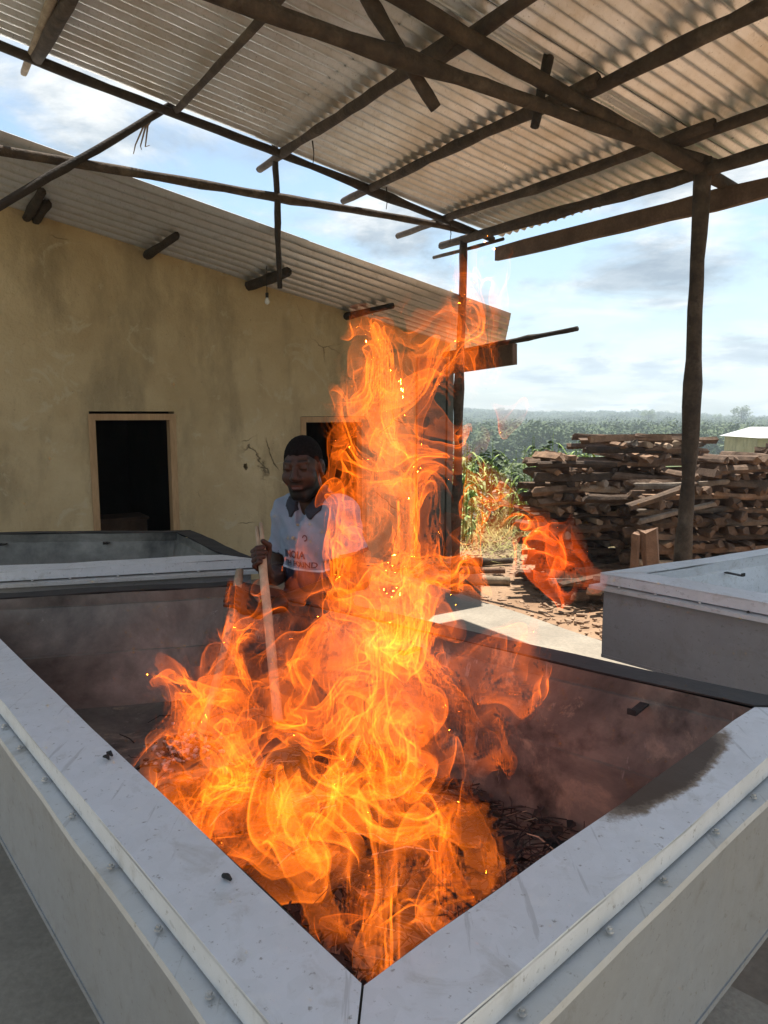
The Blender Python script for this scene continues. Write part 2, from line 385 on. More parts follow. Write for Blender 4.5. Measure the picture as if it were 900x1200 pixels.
# roof plane: wall top line and horizontal wall normal
RD = (WD+UP*slope).normalized(); RN = RD.cross(WN); RN = RN if RN.z > 0 else -RN
ov0 = (PV(300, 258, w0, RN)-w0).dot(WN)
def corrugated(width, length, pitch, amp, spp=8, lseg=1, sag=0.0):
    """sheet in x (across, corrugated), y (along); single skin with turned thickness"""
    nx = int(round(width/pitch*spp)); V = []; F = []; ny = lseg+1
    for side in (0, 1):
        for j in range(ny):
            for i in range(nx+1):
                x = width*i/nx
                V.append((x, length*j/lseg, -amp*math.sin(2*math.pi*x/pitch)-side*.0012+sag*math.sin(math.pi*j/lseg)*(1 if lseg > 1 else 0)))
    N = (nx+1)*ny
    for j in range(lseg):
        for i in range(nx):
            a = j*(nx+1)+i
            F.append((a, a+1, a+nx+2, a+nx+1)); F.append((N+a+nx+1, N+a+nx+2, N+a+1, N+a))
    return py_mesh('corrugated_sheet', V, F)
# sheets on the house: the overhanging verge strip is two wide sheets, then ordinary ones inward
send = (PV(601, 388, w0+WN*ov0, RN)-WC).dot(WD)
ov0 -= .10
hm = corrugated(ov0+.12, 2.35,   .20, .052, 12)
s_out, s_in = (PV(603, 366, w0+WN*ov0, RN)-WC).dot(WD), S(597, 408)
hm0 = corrugated(ov0+.12, 2.35,   .20, .052, 12)
send = s_out
for v_ in hm0.vertices:
    if v_.co.y > 1: v_.co.y += (s_in-s_out)*v_.co.x/ov0*.9
def place(o, origin, X, Y, Z): o.matrix_world = Matrix(((X.x, Y.x, Z.x, origin.x), (X.y, Y.y, Z.y, origin.y), (X.z, Y.z, Z.z, origin.z), (0, 0, 0, 1))); return o
def put_child(o, root, origin, X, Y, Z):
    place(o, origin-Vector(root.location), X, Y, Z); o.parent = root
for i in range(4):
    o = link_mesh('roof_sheet', hm if i else hm0, M['roof_house'], None, True)
    og = wp(0, ov0+.0, 0); s_hi = send-(i+1)*2.25; og = WC+WD*s_hi+WN*ov0+UP*(top(s_hi)+.02+.004*(i % 2))
    put_child(o, house, og, -WN, RD, RN)
hm2 = corrugated(.99, 2.35,   .20, .052, 6)
for j in range(6):
    for i in range(4):
        o = link_mesh('roof_sheet', hm2, M['roof_house'], None, True)
        s_hi = s_in-(i+1)*2.25; og = WC+WD*s_hi+WN*(-.10-j*.95)+UP*(top(s_hi)+.055+.004*((i+j) % 2))
        put_child(o, house, og, -WN, RD, RN)
# purlin ends poking out of the gable under the sheets
for (ua, va, ub, vb, r_) in ((172, 288, 218, 266, .052), (292, 332, 354, 316, .06), (406, 364, 456, 351, .045), (30, 238, 58, 205, .052)):
    s_ = S(ua, va); a = wp(s_, -1.2, top(s_)-.075); b_ = wp(s_, .95, top(s_)-.085)
    keep(rough_pole(a, b_, r_, r_*.85, 10, .004).build('purlin', M['bark_dark'], smooth=True), house)
for s_ in (-5.6, -4.6):
    keep(rough_pole(wp(s_, -1.2, top(s_)-.075), wp(s_, .6, top(s_)-.075), .055, .05, 10, .004).build('purlin', M['bark_dark'], smooth=True), house)
# eave board and the pole running out past the corner
c = (PV(565, 422, w0+WN*.3, RN)-WC).dot(WD)
b0 = D(541, 425, 8.4); b1 = D(590, 417, 7.8)
dd = (b1-b0).normalized(); sd_ = dd.cross(UP).normalized()
mb = MB(); mb.box((b0+b1)/2, (b1-b0).length+.35, .06, .21, dd, sd_, sd_.cross(dd)); keep(mb.build('eave_board', M['plank']), house)
keep(rough_pole(D(520, 416, 8.8), D(677, 385, 7.6), .040, .030, 12, .004).build('pole', M['bark_dark'], smooth=True), house)
# box standing in the first doorway's dark room
q = wp((dl+dr)/2+.12, -1.3, 0)
bx = empty('wooden_box', q, 'brown wooden box standing in the dark room behind the left doorway', 'box')
mb = MB().box((0, 0, .30), .5, .4, .58, WD, WN); keep_o = mb.build('side_board', M['plank'], bx)
MB().box((0, 0, .61), .54, .44, .03, WD, WN).build('lid', M['plank'], bx)

# ------------------------------------------------------------------ open shed: posts, trusses, purlins, corrugated sheets
E0 = D(560, 266, 7.25); SLP = .17
ED = (CDIR-UP*SLP).normalized(); EN = PDIR.cross(ED); EN = EN if EN.z > 0 else -EN
def rf(s, tt, h=0.0): return E0+ED*s+PDIR*tt+EN*h
LP = P(533, 695, 0); LPT = D(543, 290, LP.y); RPT = PV(823, 208, LPT, CDIR)
shed = empty('open_shed', LP, 'open pole shed with slanting corrugated iron roof over the metal vats', 'shed')
def part(mb, name, mat, label=None, smooth=True): return keep(mb.build(name, mat, None, smooth, label), shed)
part(rough_pole((LP.x, LP.y, -.1), LPT+UP*.1, .056, .048, 20, .010, 10, 4), 'post', M['bark'])
rpb = PV(800, 655, RPT, CDIR); dv = (rpb-RPT).normalized(); rp0 = RPT+dv*((-.12-RPT.z)/dv.z)
part(rough_pole(rp0, RPT+UP*.12, .058, .066, 22, .006, 10, 4), 'post', M['bark'])
# further posts that carry the rest of the roof, outside the picture
part(rough_pole(Vector((RPT.x, RPT.y, -.1))+PDIR*2.15, RPT+PDIR*2.15+UP*.1, .08, .07), 'post', M['bark'])
# left truss in the plane of the left post
lt = lambda u, v: PV(u, v, LPT, PDIR)
part(rough_pole(rf(-4.9, .03, -.07), rf(.18, .03, -.07), .042, .036, 26, .009), 'rafter', M['bark_dark'])
a, b_ = lt(0, 174), lt(545, 270); dx = (a-b_).normalized()
part(rough_pole(b_-dx*.08, a+dx*.9, .038, .046, 26, .010), 'tie_beam', M['bark'])
part(rough_pole(lt(322, 158), lt(328, 338), .030, .028, 14, .010), 'strut', M['bark_dark'])
a, b_ = lt(30, 225), lt(213, 117); dx = (b_-a).normalized()
part(rough_pole(a-dx*.5+PDIR*.05, b_+PDIR*.05+dx*.03, .038, .030, 14, .012), 'brace', M['bark_dark'])
# frayed rope hanging from the brace
a = lt(185, 132)+PDIR*.06; mb = MB()
for k in range(3):
    pts = [a+Vector((-.02-.006*k, 0, -.02)), a+Vector((-.12+.01*k, .01*k, -.10)), a+Vector((-.19+.03*k, .02*k, -.24)), a+Vector((-.21+.06*k, .01, -.30+.03*k))]
    mb.tube(pts, [.010, .008, .005, .003], 5)
part(mb, 'rope', M['bark_pale'])
# right truss
rt = lambda u, v: PV(u, v, RPT, PDIR)
a, b_ = rt(280, 0), rt(838, 192); dx = (a-b_).normalized()
part(rough_pole(b_, a+dx*1.6, .045, .052, 30, .014, 10, 6), 'tie_beam', M['bark'])
tr = (RPT-E0).dot(PDIR)
part(rough_pole(rf(-5.0, tr, -.16), rf(.42, tr, -.16), .060, .052, 30, .012, 10, 4), 'rafter', M['bark'])
part(rough_pole(rt(651, 58)+PDIR*-.05, rt(634, 145)+PDIR*-.05, .034, .032, 8, .006), 'strut', M['bark_dark'])
part(rough_pole(rt(440, -16)+PDIR*-.09, rt(523, 120)+PDIR*-.09, .044, .038, 8, .006), 'strut', M['bark'])
# purlins
TE = 4.8
for s_, mat, r_, st in ((-3.84, 'bark_pale', .040, -.30), (-2.88, 'bark', .036, -.02), (-2.03, 'bark', .050, -.42), (-1.22, 'bark', .050, -.42),
                        (-.40, 'bark', .046, -.75), (-4.65, 'bark', .045, -.3)):
    mid = 2.3+rng.uniform(-.4, .4)
    part(rough_pole(rf(s_, st, -.055), rf(s_+.02, mid, -.06), r_*.75, r_, 18, .007), 'purlin', M[mat])
    part(rough_pole(rf(s_+.06, mid-.35, -.075), rf(s_+.02, TE, -.06), r_, r_*.85, 16, .007), 'purlin', M['bark'])
part(rough_pole(rf(-3.80, .05, -.075), rf(-3.70, 1.6, -.06), .05, .045, 8, .006), 'purlin', M['bark'])
# eave beam lying on the post heads, and the outer plank below the sheet ends
part(rough_pole(PV(517, 288, LPT, CDIR), PV(900, 183, LPT, CDIR)+PDIR*1.9, .050, .058, 26, .007, 10, 4), 'eave_beam', M['bark'])
po = LPT+CDIR*.25
a, b_ = PV(582, 298, po, CDIR), PV(900, 220, po, CDIR); dd = (b_-a).normalized(); b_ = b_+dd*1.9
nn = 12; V = []; F = []
for i in range(nn+1):
    c_ = a.lerp(b_, i/nn); hh_ = .062+rng.uniform(-.008, .008); w = .022
    for sx, sz in ((-1, -1), (1, -1), (1, 1), (-1, 1)): V.append(c_+CDIR*w*sx+UP*(hh_*sz+rng.uniform(-.004, .004)))
for i in range(nn):
    for j in range(4): F.append((i*4+j, i*4+(j+1) % 4, i*4+4+(j+1) % 4, i*4+4+j))
F += [(3, 2, 1, 0), tuple(range(nn*4, nn*4+4))]
part(MB().add(V, F), 'eave_plank', M['plank'], smooth=False)
part(rough_pole(D(508, 302, 7.7), D(590, 280, 7.0), .020, .018, 8, .006), 'batten', M['bark'])
# sheets, lapped; each sheet a part
SW = .80; PITCHC = .100
rows = [(.30, -2.26, .040), (-2.16, -4.75, .046)]
for ri, (sa, sb, hgt) in enumerate(rows):
    me = corrugated(SW+PITCHC, sa-sb, PITCHC, .0175, 10, 4, -.008)
    for i in range(6):
        o = link_mesh('roof_sheet', me, M['roof'], None, True)
        og = rf(sb+rng.uniform(-.02, .02), -.03+i*PITCHC*8+rng.uniform(-.004, .004), hgt-.028+.0035*(i % 2)+.008)
        put_child(o, shed, og, PDIR, ED, EN)
# twine knots on purlins
for s_, tt in ((-2.03, .55), (-.40, .1), (-1.22, .3)):
    c_ = rf(s_, tt, -.06)
    part(MB().tube([c_+Vector((0, 0, -.05)), c_+Vector((.01, 0, -.14)), c_+Vector((.0, .01, -.22))], [.006, .004, .003], 5), 'twine', M['bark_dark'])
# bulb on a short cord below the middle purlin end
lb = D(313, 350, 7.3)
bulb = empty('light_bulb', lb, 'small unlit clear bulb hanging below the middle roof purlin of the house', 'light bulb')
gm, gt, gb = new_mat('bulb_glass'); gb.inputs['Base Color'].default_value = (.8, .8, .78, 1); gb.inputs['Roughness'].default_value = .1; gb.inputs['Alpha'].default_value = .6
mb = MB().tube([(0, 0, .01), (0, 0, -.01), (0, 0, -.03), (0, 0, -.045), (0, 0, -.055)], [.011, .020, .026, .020, .004], 10); mb.build('bulb_glass', gm, bulb, True)
MB().tube([(0, 0, .012), (0, 0, .055)], .015, 8).build('socket', M['black'], bulb, True)
MB().tube([(0, 0, .055), (0, 0, .30)], .004, 6).build('cord', M['black'], bulb, True)
# ------------------------------------------------------------------ metal vats
def vat(name_label, inner, z, plate, mats, depth=.44, slope_in=.10, tilt=.006, scorched=None, group='metal vats under the shed roof'):
    """inner: four plan corners of the opening (anticlockwise seen from above); mats: per-side rim material"""
    I = [Vector((p[0], p[1], 0)) for p in inner]; n = 4
    cen = sum(I, Vector())/4
    root = empty('metal_vat', (cen.x, cen.y, z-depth), name_label, 'vat', group)
    def off(d):
        """offset polygon outward by d"""
        L = []
        for i in range(n):
            a, b_ = I[i], I[(i+1) % n]; e = (b_-a).normalized(); L.append((a+Vector((e.y, -e.x, 0))*d, e))
        Q = []
        for i in range(n):
            (p, e), (q, g) = L[i-1], L[i]; den = e.x*g.y-e.y*g.x
            tt = ((q.x-p.x)*g.y-(q.y-p.y)*g.x)/den; Q.append(p+e*tt)
        return Q
    def K(name, mb, mat, label=None): return keep(mb.build(name, mat, None, False, label), root)
    O1, O2, O3, Iw = off(plate), off(plate+.028), off(plate-.002), off(-slope_in)
    Im = off(-.004)
    lip, th = .042, .004
    for i in range(n):
        j = (i+1) % n; e = (I[j]-I[i]).normalized()
        g0, g1 = e*.0022, e*-.0022
        z0, z1 = z, z-tilt
        # rim: flat top plate with a turned-down outer lip and a small inner lip, mitred with a hairline gap at the corners
        mb = MB()
        def strip(a0, a1, b0, b1, za, zb):
            V = [a0+UP*za, a1+UP*za, b1+UP*zb, b0+UP*zb]; return V
        segs = 10
        for q in range(segs):
            u0, u1 = q/segs, (q+1)/segs
            def L(A, B, u): return (A+g0).lerp(B+g1, u)
            w0_ = .0022*math.sin(9*u0+i*2)+.0015*math.sin(23*u0+i); w1_ = .0022*math.sin(9*u1+i*2)+.0015*math.sin(23*u1+i)
            a0, a1, b0_, b1_ = L(I[i], I[j], u0), L(I[i], I[j], u1), L(O1[i], O1[j], u0), L(O1[i], O1[j], u1)
            V = [a0+UP*(z0-th+w0_), a1+UP*(z0-th+w1_), b1_+UP*(z1-th+w1_), b0_+UP*(z1-th+w0_), a0+UP*(z0+w0_), a1+UP*(z0+w1_), b1_+UP*(z1+w1_), b0_+UP*(z1+w0_)]
            mb.add(V, [(0, 1, 2, 3), (7, 6, 5, 4), (4, 5, 1, 0), (2, 6, 7, 3)]+([(0, 3, 7, 4)] if q == 0 else [])+([(1, 5, 6, 2)] if q == segs-1 else []))
            c0, c1 = L(O3[i], O3[j], u0), L(O3[i], O3[j], u1)
            mb.add([b0_+UP*(z1-th), b1_+UP*(z1-th), b1_+UP*(z1-lip), b0_+UP*(z1-lip), c0+UP*(z1-th), c1+UP*(z1-th), c1+UP*(z1-lip), c0+UP*(z1-lip)],
                   [(0, 1, 2, 3), (7, 6, 5, 4), (3, 2, 6, 7)])
            d0, d1 = L(I[i], I[j], u0), L(I[i], I[j], u1)
        K('rim', mb, mats[i][0])
        # bolted flange under the lip
        mb = MB(); za = z1-lip-.006; segs = 14
        Oin = off(plate-.03)
        for q in range(segs):
            u0, u1 = q/segs, (q+1)/segs; k0, k1 = rng.uniform(-.002, .002), rng.uniform(-.002, .002)
            if q == 0: kp = k0
            a0, a1 = Oin[i].lerp(Oin[j], u0), Oin[i].lerp(Oin[j], u1)
            nrm = Vector((e.y, -e.x, 0))
            b0_, b1_ = O2[i].lerp(O2[j], u0)+nrm*kp, O2[i].lerp(O2[j], u1)+nrm*k1
            kp = k1
            mb.hexa([a0+UP*(za-.016), a1+UP*(za-.016), b1_+UP*(za-.018), b0_+UP*(za-.018), a0+UP*za, a1+UP*za, b1_+UP*(za-.003), b0_+UP*(za-.003)][::1])
        K('flange', mb, M['zinc_flange'] if mats[i][0] is not M['zinc_black'] else mats[i][0])
        # outer panel, a little dished, with a turned bottom edge
        mb = MB(); nx, nz = 12, 5; Ob = off(plate-.012)
        V = []; F = []
        nrm = Vector((e.y, -e.x, 0))
        for a in range(nz+1):
            for b_ in range(nx+1):
                u, w = b_/nx, a/nz; q = Ob[i].lerp(Ob[j], u)
                V.append(q+nrm*(-.006*math.sin(math.pi*u)*math.sin(math.pi*w)+.0025*math.sin(u*17+i)*math.sin(math.pi*w))+UP*((z-lip-.030)*(1-w)+(z-depth)*w))
        for a in range(nz):
            for b_ in range(nx):
                k_ = a*(nx+1)+b_; F.append((k_, k_+nx+1, k_+nx+2, k_+1))
        mb.add(V, F)
        Oc = off(plate-.03)
        mb.hexa([Oc[i]+UP*(z-depth-.012), Oc[j]+UP*(z-depth-.012), Ob[j]+nrm*.003+UP*(z-depth-.012), Ob[i]+nrm*.003+UP*(z-depth-.012), Oc[i]+UP*(z-depth), Oc[j]+UP*(z-depth), Ob[j]+nrm*.003+UP*(z-depth+.001), Ob[i]+nrm*.003+UP*(z-depth+.001)])
        K('side_panel', mb, M['zinc_body'])
        # inner sloping panel with a vertical collar at the top and a riveted seam low down
        mb = MB(); nx, nz = 12, 6; V = []; F = []
        prof = [(-.004, z-th-.001), (-.004, z-.045), (-.012, z-.048), (-.03, z-.12), (-.055, z-.215), (-.065, z-.217), (-slope_in, z-depth+.03)]
        for d_, zz_ in prof:
            Q = off(d_)
            for b_ in range(nx+1):
                u = b_/nx; V.append(Q[i].lerp(Q[j], u)+UP*(zz_+.001*math.sin(u*21))+nrm*(.003*math.sin(u*8+zz_*20) if 0 < b_ < nx else 0))
        for a in range(len(prof)-1):
            for b_ in range(nx):
                k_ = a*(nx+1)+b_; F.append((k_, k_+1, k_+nx+2, k_+nx+1))
        mb.add(V, F); K('inner_panel', mb, mats[i][1])
        # bolts along the groove
        Lg = (O1[j]-O1[i]).length; nb = max(3, int(Lg/.17))
        for q in range(nb):
            c_ = O1[i].lerp(O1[j], (q+.5+rng.uniform(-.12, .12))/nb)+nrm*.010+UP*(za+.003)
            o = link_mesh('bolt', bolt_me if rng.random() < .96 else bolt_dark_me); o.location = c_-Vector(root.location); o.rotation_euler = (0, 0, rng.uniform(0, 3)); o.parent = root
    Q = off(-slope_in+.01)
    mb = MB(); mb.add([Q[k]+UP*(z-depth+.031) for k in range(4)]+[Q[k]+UP*(z-depth-.01) for k in range(4)], [(0, 1, 2, 3), (7, 6, 5, 4), (0, 4, 5, 1), (1, 5, 6, 2), (2, 6, 7, 3), (3, 7, 4, 0)])
    K('vat_bottom', mb, mats[1][1])
    return root, off
def bolt_mesh(mat):
    mb = MB().tube([(0, 0, 0), (0, 0, .003)], .0062, 8); mb.tube([(0, 0, .003), (0, 0, .007)], .0034, 6)
    me = py_mesh('bolt', mb.v, mb.f); me.materials.append(mat); return me
bolt_me, bolt_dark_me = bolt_mesh(M['zinc_bolt']), bolt_mesh(M['rust_bolt'])
RZ = 1.12
A_, B_, C_, D_ = P(425, 1156, RZ), P(885, 828, RZ), P(265, 686, RZ), P(-48, 703, RZ)
pc = P(785, 900, RZ); sc_d = (B_-A_).normalized()
M['zinc_scorch'] = zinc('galvanised_sheet_with_scorch', scorch=((pc.x, pc.y, pc.z), (sc_d.x, sc_d.y), .255, .062))
def inner_soot():
    m, t, b = new_mat('sooty_rusted_inner_panel'); co = world_co(t)
    n = t.noise(co, 2.6, 9, .66, .3); c = t.ramp(n, [(.30, (.022, .020, .018)), (.48, (.105, .094, .078)), (.66, (.22, .19, .15))])
    c = t.mix(t.ramp(t.noise(co, 6, 8, .72, .4), [(.56, (0, 0, 0)), (.66, (.8,)*3)]), c, (.33, .265, .19))
    c = t.mix(t.ramp(t.noise(co, 3.7, 7, .6), [(.55, (0, 0, 0)), (.66, (.9,)*3)]), c, (.012, .011, .010))
    c = t.mix(t.ramp(t.noise(t.mapping(co, scale=(1, 1, .15)), 40, 4, .6), [(.64, (0, 0, 0)), (.7, (.35,)*3)]), c, (.36, .34, .31))
    t.ln(c, b.inputs['Base Color']); b.inputs['Metallic'].default_value = .15
    t.ln(t.ramp(n, [(.3, (.75,)*3), (.7, (.45,)*3)]), b.inputs['Roughness']); bump(t, b, t.noise(co, 60, 6, .7), .35, .003); return m
M['inner'] = inner_soot()
def inner_grey():
    m, t, b = new_mat('smoked_zinc_inner_panel'); co = world_co(t)
    n = t.noise(co, 2.0, 9, .66, .3); c = t.ramp(n, [(.36, (.034, .032, .027)), (.54, (.17, .158, .13)), (.70, (.34, .315, .27))])
    c = t.mix(t.ramp(t.noise(co, 8, 8, .72, .4), [(.63, (0, 0, 0)), (.70, (.5,)*3)]), c, (.42, .40, .36))
    t.ln(c, b.inputs['Base Color']); b.inputs['Metallic'].default_value = .25
    b.inputs['Roughness'].default_value = .5; bump(t, b, t.noise(co, 40, 6, .7), .3, .003); return m
M['inner_grey'] = inner_grey()
vat1, off1 = vat('galvanised vat with the fire burning in it, nearest and largest', [A_, B_, C_, D_], RZ, .108,
     [(M['zinc_scorch'], M['inner']), (M['zinc_black'], M['inner']), (M['zinc_black'], M['inner_grey']), (M['zinc'], M['inner'])], depth=.44)
# vat behind it, before the left doorway
F1, F2, B2, B1 = P(-120, 669, RZ+.015), P(262, 650, RZ+.015), P(207, 623, RZ+.015), P(-120, 627, RZ+.015)
vat2, off2 = vat('galvanised vat with smoky inside standing before the left doorway', [F1, F2, B2, B1], RZ+.015, .10,
     [(M['zinc'], M['inner_grey']), (M['zinc_black'], M['inner_grey']), (M['zinc_black'], M['inner_grey']), (M['zinc'], M['inner_grey'])], depth=.46)
# vat at the right before the firewood
g0 = P(705, 671, RZ); fd = (P(900, 706, RZ)-g0).normalized(); ld = (P(900, 642, RZ)-g0).normalized()
q0 = g0+fd*.10+ld*.13
vat3, off3 = vat('clean galvanised vat with pale inside standing before the firewood stacks', [q0, q0+fd*1.7, q0+fd*1.7+ld*1.5, q0+ld*1.5], RZ, .115,
     [(M['zinc'], M['zinc']), (M['zinc'], M['zinc']), (M['zinc'], M['zinc']), (M['zinc'], M['zinc'])], depth=.36, slope_in=.14)
# angle brackets reaching in from the rims
def bracket(root, a, b_, u, z, L=.075, mat='rust_bolt'):
    a, b_ = Vector((a.x, a.y, 0)), Vector((b_.x, b_.y, 0)); e = (b_-a).normalized(); nin = Vector((-e.y, e.x, 0)); c_ = a.lerp(b_, u)
    mb = MB(); mb.box(c_+nin*(L*.5-.0)+UP*(z-.052), .022, L, .005, e, nin); mb.box(c_+nin*(.006)+UP*(z-.064), .022, .006, .03, e, nin); mb.box(c_+nin*(L-.003)+UP*(z-.046), .022, .006, .012, e, nin)
    keep(mb.build('bracket', M[mat]), root)
bracket(vat1, B_, C_, .13, RZ, .10, 'black'); bracket(vat1, B_, C_, .5, RZ, .10, 'black')
bracket(vat2, B2, B1, .25, RZ+.015); bracket(vat2, B2, B1, .62, RZ+.015)
ql = [q0, q0+fd*1.7, q0+fd*1.7+ld*1.5, q0+ld*1.5]
for u in (.12, .35, .6): bracket(vat3, ql[3], ql[0], 1-u, RZ, .10)
for u in (.3, .7): bracket(vat3, ql[2], ql[3], 1-u, RZ, .09)
# little clots of soot and char lying on the near rims
mb = MB()
for (u, v) in ((266, 1031), (125, 890), (129, 886)):
    q = P(u, v, RZ)
    mb.tube([q+Vector((-.007, .005, .004)), q+Vector((0, 0, .006)), q+Vector((.007, -.006, .004))], [.003, .005, .002], 6, .3)
tag(mb.build('soot_flake', M['black']), kind='stuff')
# masonry supports under the vats
def support(poly, z1, label):
    c_ = sum((Vector(p) for p in poly), Vector())/len(poly); root = empty('vat_support', (c_.x, c_.y, 0), label, 'support', 'masonry bases carrying the vats')
    zz_ = 0.0; r_ = 0; hgt = (z1-.005)/3
    while r_ < 3:
        n = len(poly)
        for i in range(n):
            a, b_ = Vector(poly[i]), Vector(poly[(i+1) % n]); L = (b_-a).length; k = max(2, int(L/.42)); e = (b_-a)/L; nin = Vector((-e.y, e.x, 0))
            for q in range(k):
                u0 = (q+(.0))/k*L+.006; u1 = (q+1)/k*L-.006
                if q == k-1: u1 -= .19
                m0 = a+e*(u0)+nin*.09; c2 = a+e*(u0+u1)/2+nin*(.09+rng.uniform(-.004, .004)); c2.z = zz_+hgt/2
                mbx = MB().box(c2, u1-u0, .17, hgt-.012, e, nin)
                keep(mbx.build('block', M['support']), root)
        zz_ += hgt; r_ += 1
    return root
ins = lambda off, d: [Vector((p.x, p.y, 0)) for p in off(d)]
support(ins(off1, -.30), RZ-.455, 'masonry base of blocks carrying the vat that burns')
support(ins(off2, -.2), RZ-.46, 'masonry base of blocks carrying the vat before the left doorway')
support(ins(off3, -.25), RZ-.375, 'masonry base of blocks carrying the pale vat at the right')

# fuel in the burning vat: twigs, dry leaves, ash
ZB = RZ-.44+.032
def in_vat(mrg=.14):
    Q = off1(-mrg)
    while True:
        a, b_ = rng.random(), rng.random()
        p = Q[0].lerp(Q[1], a).lerp(Q[3].lerp(Q[2], a), b_); return p, a, b_
def fuel_h(p):
    d = (Vector((p.x, p.y, 0))-Vector((.06, 1.22, 0))).length
    return .04+.17*math.exp(-(d/.33)**2)
mbs = {'black': MB(), 'bark_dark': MB(), 'stick': MB(), 'ash': MB()}
for i in range(2600):
    p, a, b_ = in_vat(.12)
    if rng.random() > .25+.9*math.exp(-b_*2.2) or (b_ > .60 and rng.random() < .93): continue
    h_ = fuel_h(p)*rng.uniform(.2, 1.1); L = rng.uniform(.03, .15); th_ = rng.uniform(0, 6.28); up = rng.uniform(-.15, .55)
    d = Vector((math.cos(th_), math.sin(th_), up)).normalized(); c_ = Vector((p.x, p.y, ZB+h_))
    k_ = 'black' if rng.random() < .6 else ('bark_dark' if rng.random() < .85 else 'stick')
    bnd = Vector((rng.uniform(-.01, .01), rng.uniform(-.01, .01), rng.uniform(0, .012)))
    r_ = rng.uniform(.0010, .0030)
    mbs[k_].tube([c_-d*L/2, c_+bnd, c_+d*L/2], [r_, r_, r_*.5], 4, 0, False)
for i in range(900):
    p, a, b_ = in_vat(.11)
    if b_ > .62: continue
    k_ = 'black' if rng.random() < .8 else 'bark_dark'
    c_ = Vector((p.x, p.y, ZB+fuel_h(p)*rng.uniform(.3, .9))); a1 = Vector((rng.uniform(-1, 1), rng.uniform(-1, 1), rng.uniform(-.4, .4))).normalized()*rng.uniform(.02, .05)
    b1 = Vector((-a1.y, a1.x, rng.uniform(-.03, .03)))*.35
    mbs[k_].add([c_-a1, c_-b1+UP*.006, c_+a1, c_+b1+UP*.006], [(0, 1, 2, 3)])
q = P(213, 878, ZB+.03)
for i in range(160):
    c_ = q+Vector((rng.gauss(0, .05), rng.gauss(0, .07), rng.uniform(-.02, .02))); s_ = rng.uniform(.006, .018)
    mbs['ash' if i % 3 else 'black'].box(c_, s_, s_*.7, s_*.4, Vector((math.cos(i), math.sin(i), .2)).normalized(), Vector((-math.sin(i), math.cos(i), 0)))
for k_, nm in (('black', 'charred_fuel'), ('bark_dark', 'dead_twigs'), ('stick', 'dry_straw'), ('ash', 'ash')):
    tag(mbs[k_].build(nm, M[k_]), kind='stuff')

# ------------------------------------------------------------------ firewood stacks
def log_mesh(L, r, kind):
    """split or round billet lying along x: irregular section, tapered, ragged ends"""
    n = rng.choice((4, 5, 6)) if kind == 'split' else 7
    ang = sorted(rng.uniform(0, 6.28) for _ in range(n)) if kind == 'split' else [2*math.pi*i/n for i in range(n)]
    if kind == 'split': ang = [2*math.pi*(i+rng.uniform(-.3, .3))/n for i in range(n)]
    rad = [r*rng.uniform(.72, 1.2) for _ in range(n)]; V = []; F = []; m = 6
    bend = rng.uniform(-.018, .018); bz = rng.uniform(-.012, .012); r *= .92; rad = [x*.92 for x in rad]
    for i in range(m):
        u = i/(m-1); sc_ = 1-.18*u*rng.uniform(.5, 1); x = (u-.5)*L
        for j in range(n):
            xx = x+(rng.uniform(-.03, .03) if i in (0, m-1) else 0)
            V.append((xx, bend*math.sin(math.pi*u)+rad[j]*sc_*math.cos(ang[j])*rng.uniform(.86, 1.14), bz*math.sin(math.pi*u)+rad[j]*.85*sc_*math.sin(ang[j])*rng.uniform(.86, 1.14)))
    for i in range(m-1):
        for j in range(n): k_ = (j+1) % n; F.append((i*n+j, i*n+k_, (i+1)*n+k_, (i+1)*n+j))
    F += [tuple(range(n))[::-1], tuple(range((m-1)*n, m*n))]
    me = py_mesh('firewood_log', V, F); return me
log_mats = [M['log'], varied('grey_weathered_log', (.13, .10, .078), (.27, .22, .17), 8, .9, (.09, .065, .05), .7, .01, perobj=.3),
            varied('dark_bark_log', (.05, .033, .023), (.12, .078, .05), 9, .95, (.03, .02, .015), .8, .012, perobj=.3),
            varied('pale_split_log', (.32, .22, .145), (.48, .36, .25), 8, .85, (.20, .12, .075), .6, .006, perobj=.2)]
log_meshes = []
for i in range(22):
    me = log_mesh(rng.uniform(.62, .88), rng.uniform(.038, .058), 'split' if i % 3 else 'round'); me.materials.append(log_mats[(0, 0, 1, 2, 0, 1, 2, 0, 3, 2)[i % 10]]); log_meshes.append(me)
log_list = []
KIND = {0: 'brown split', 1: 'grey weathered', 2: 'dark barked', 3: 'pale split'}
def add_log(c, yaw, label, group, tilt=0.0, me=None, pri=0):
    me = me or rng.choice(log_meshes); c = Vector(c)
    kd = KIND[[x.name for x in log_mats].index(me.materials[0].name)]
    lie = 'end-on' if abs(math.sin(yaw)) > .7 else ('slantwise' if abs(tilt) > .2 else 'lengthwise')
    h_ = 'low' if c.z < .42 else ('halfway up' if c.z < .95 else ('near the top' if c.z < 1.3 else 'topmost'))
    x0, x1 = (1.74, 3.34) if 'left' in label else (2.52, 4.62); fx = (c.x-x0)/(x1-x0); pos = 'left end' if fx < .33 else ('middle' if fx < .67 else 'right end')
    if 'spill' in label: pos = 'left end' if c.x < 2.15 else ('middle' if c.x < 2.35 else 'right end')
    log_list.append((me, c, yaw, tilt, rng.uniform(0, 6.28), f'{kd} log laid {lie} {h_}, {pos} of {label}', group, pri))
LB_FAR = 'the left firewood stack'
LB_RIGHT = 'the right firewood stack'
LB_LOW = 'the spill before the left firewood stack'
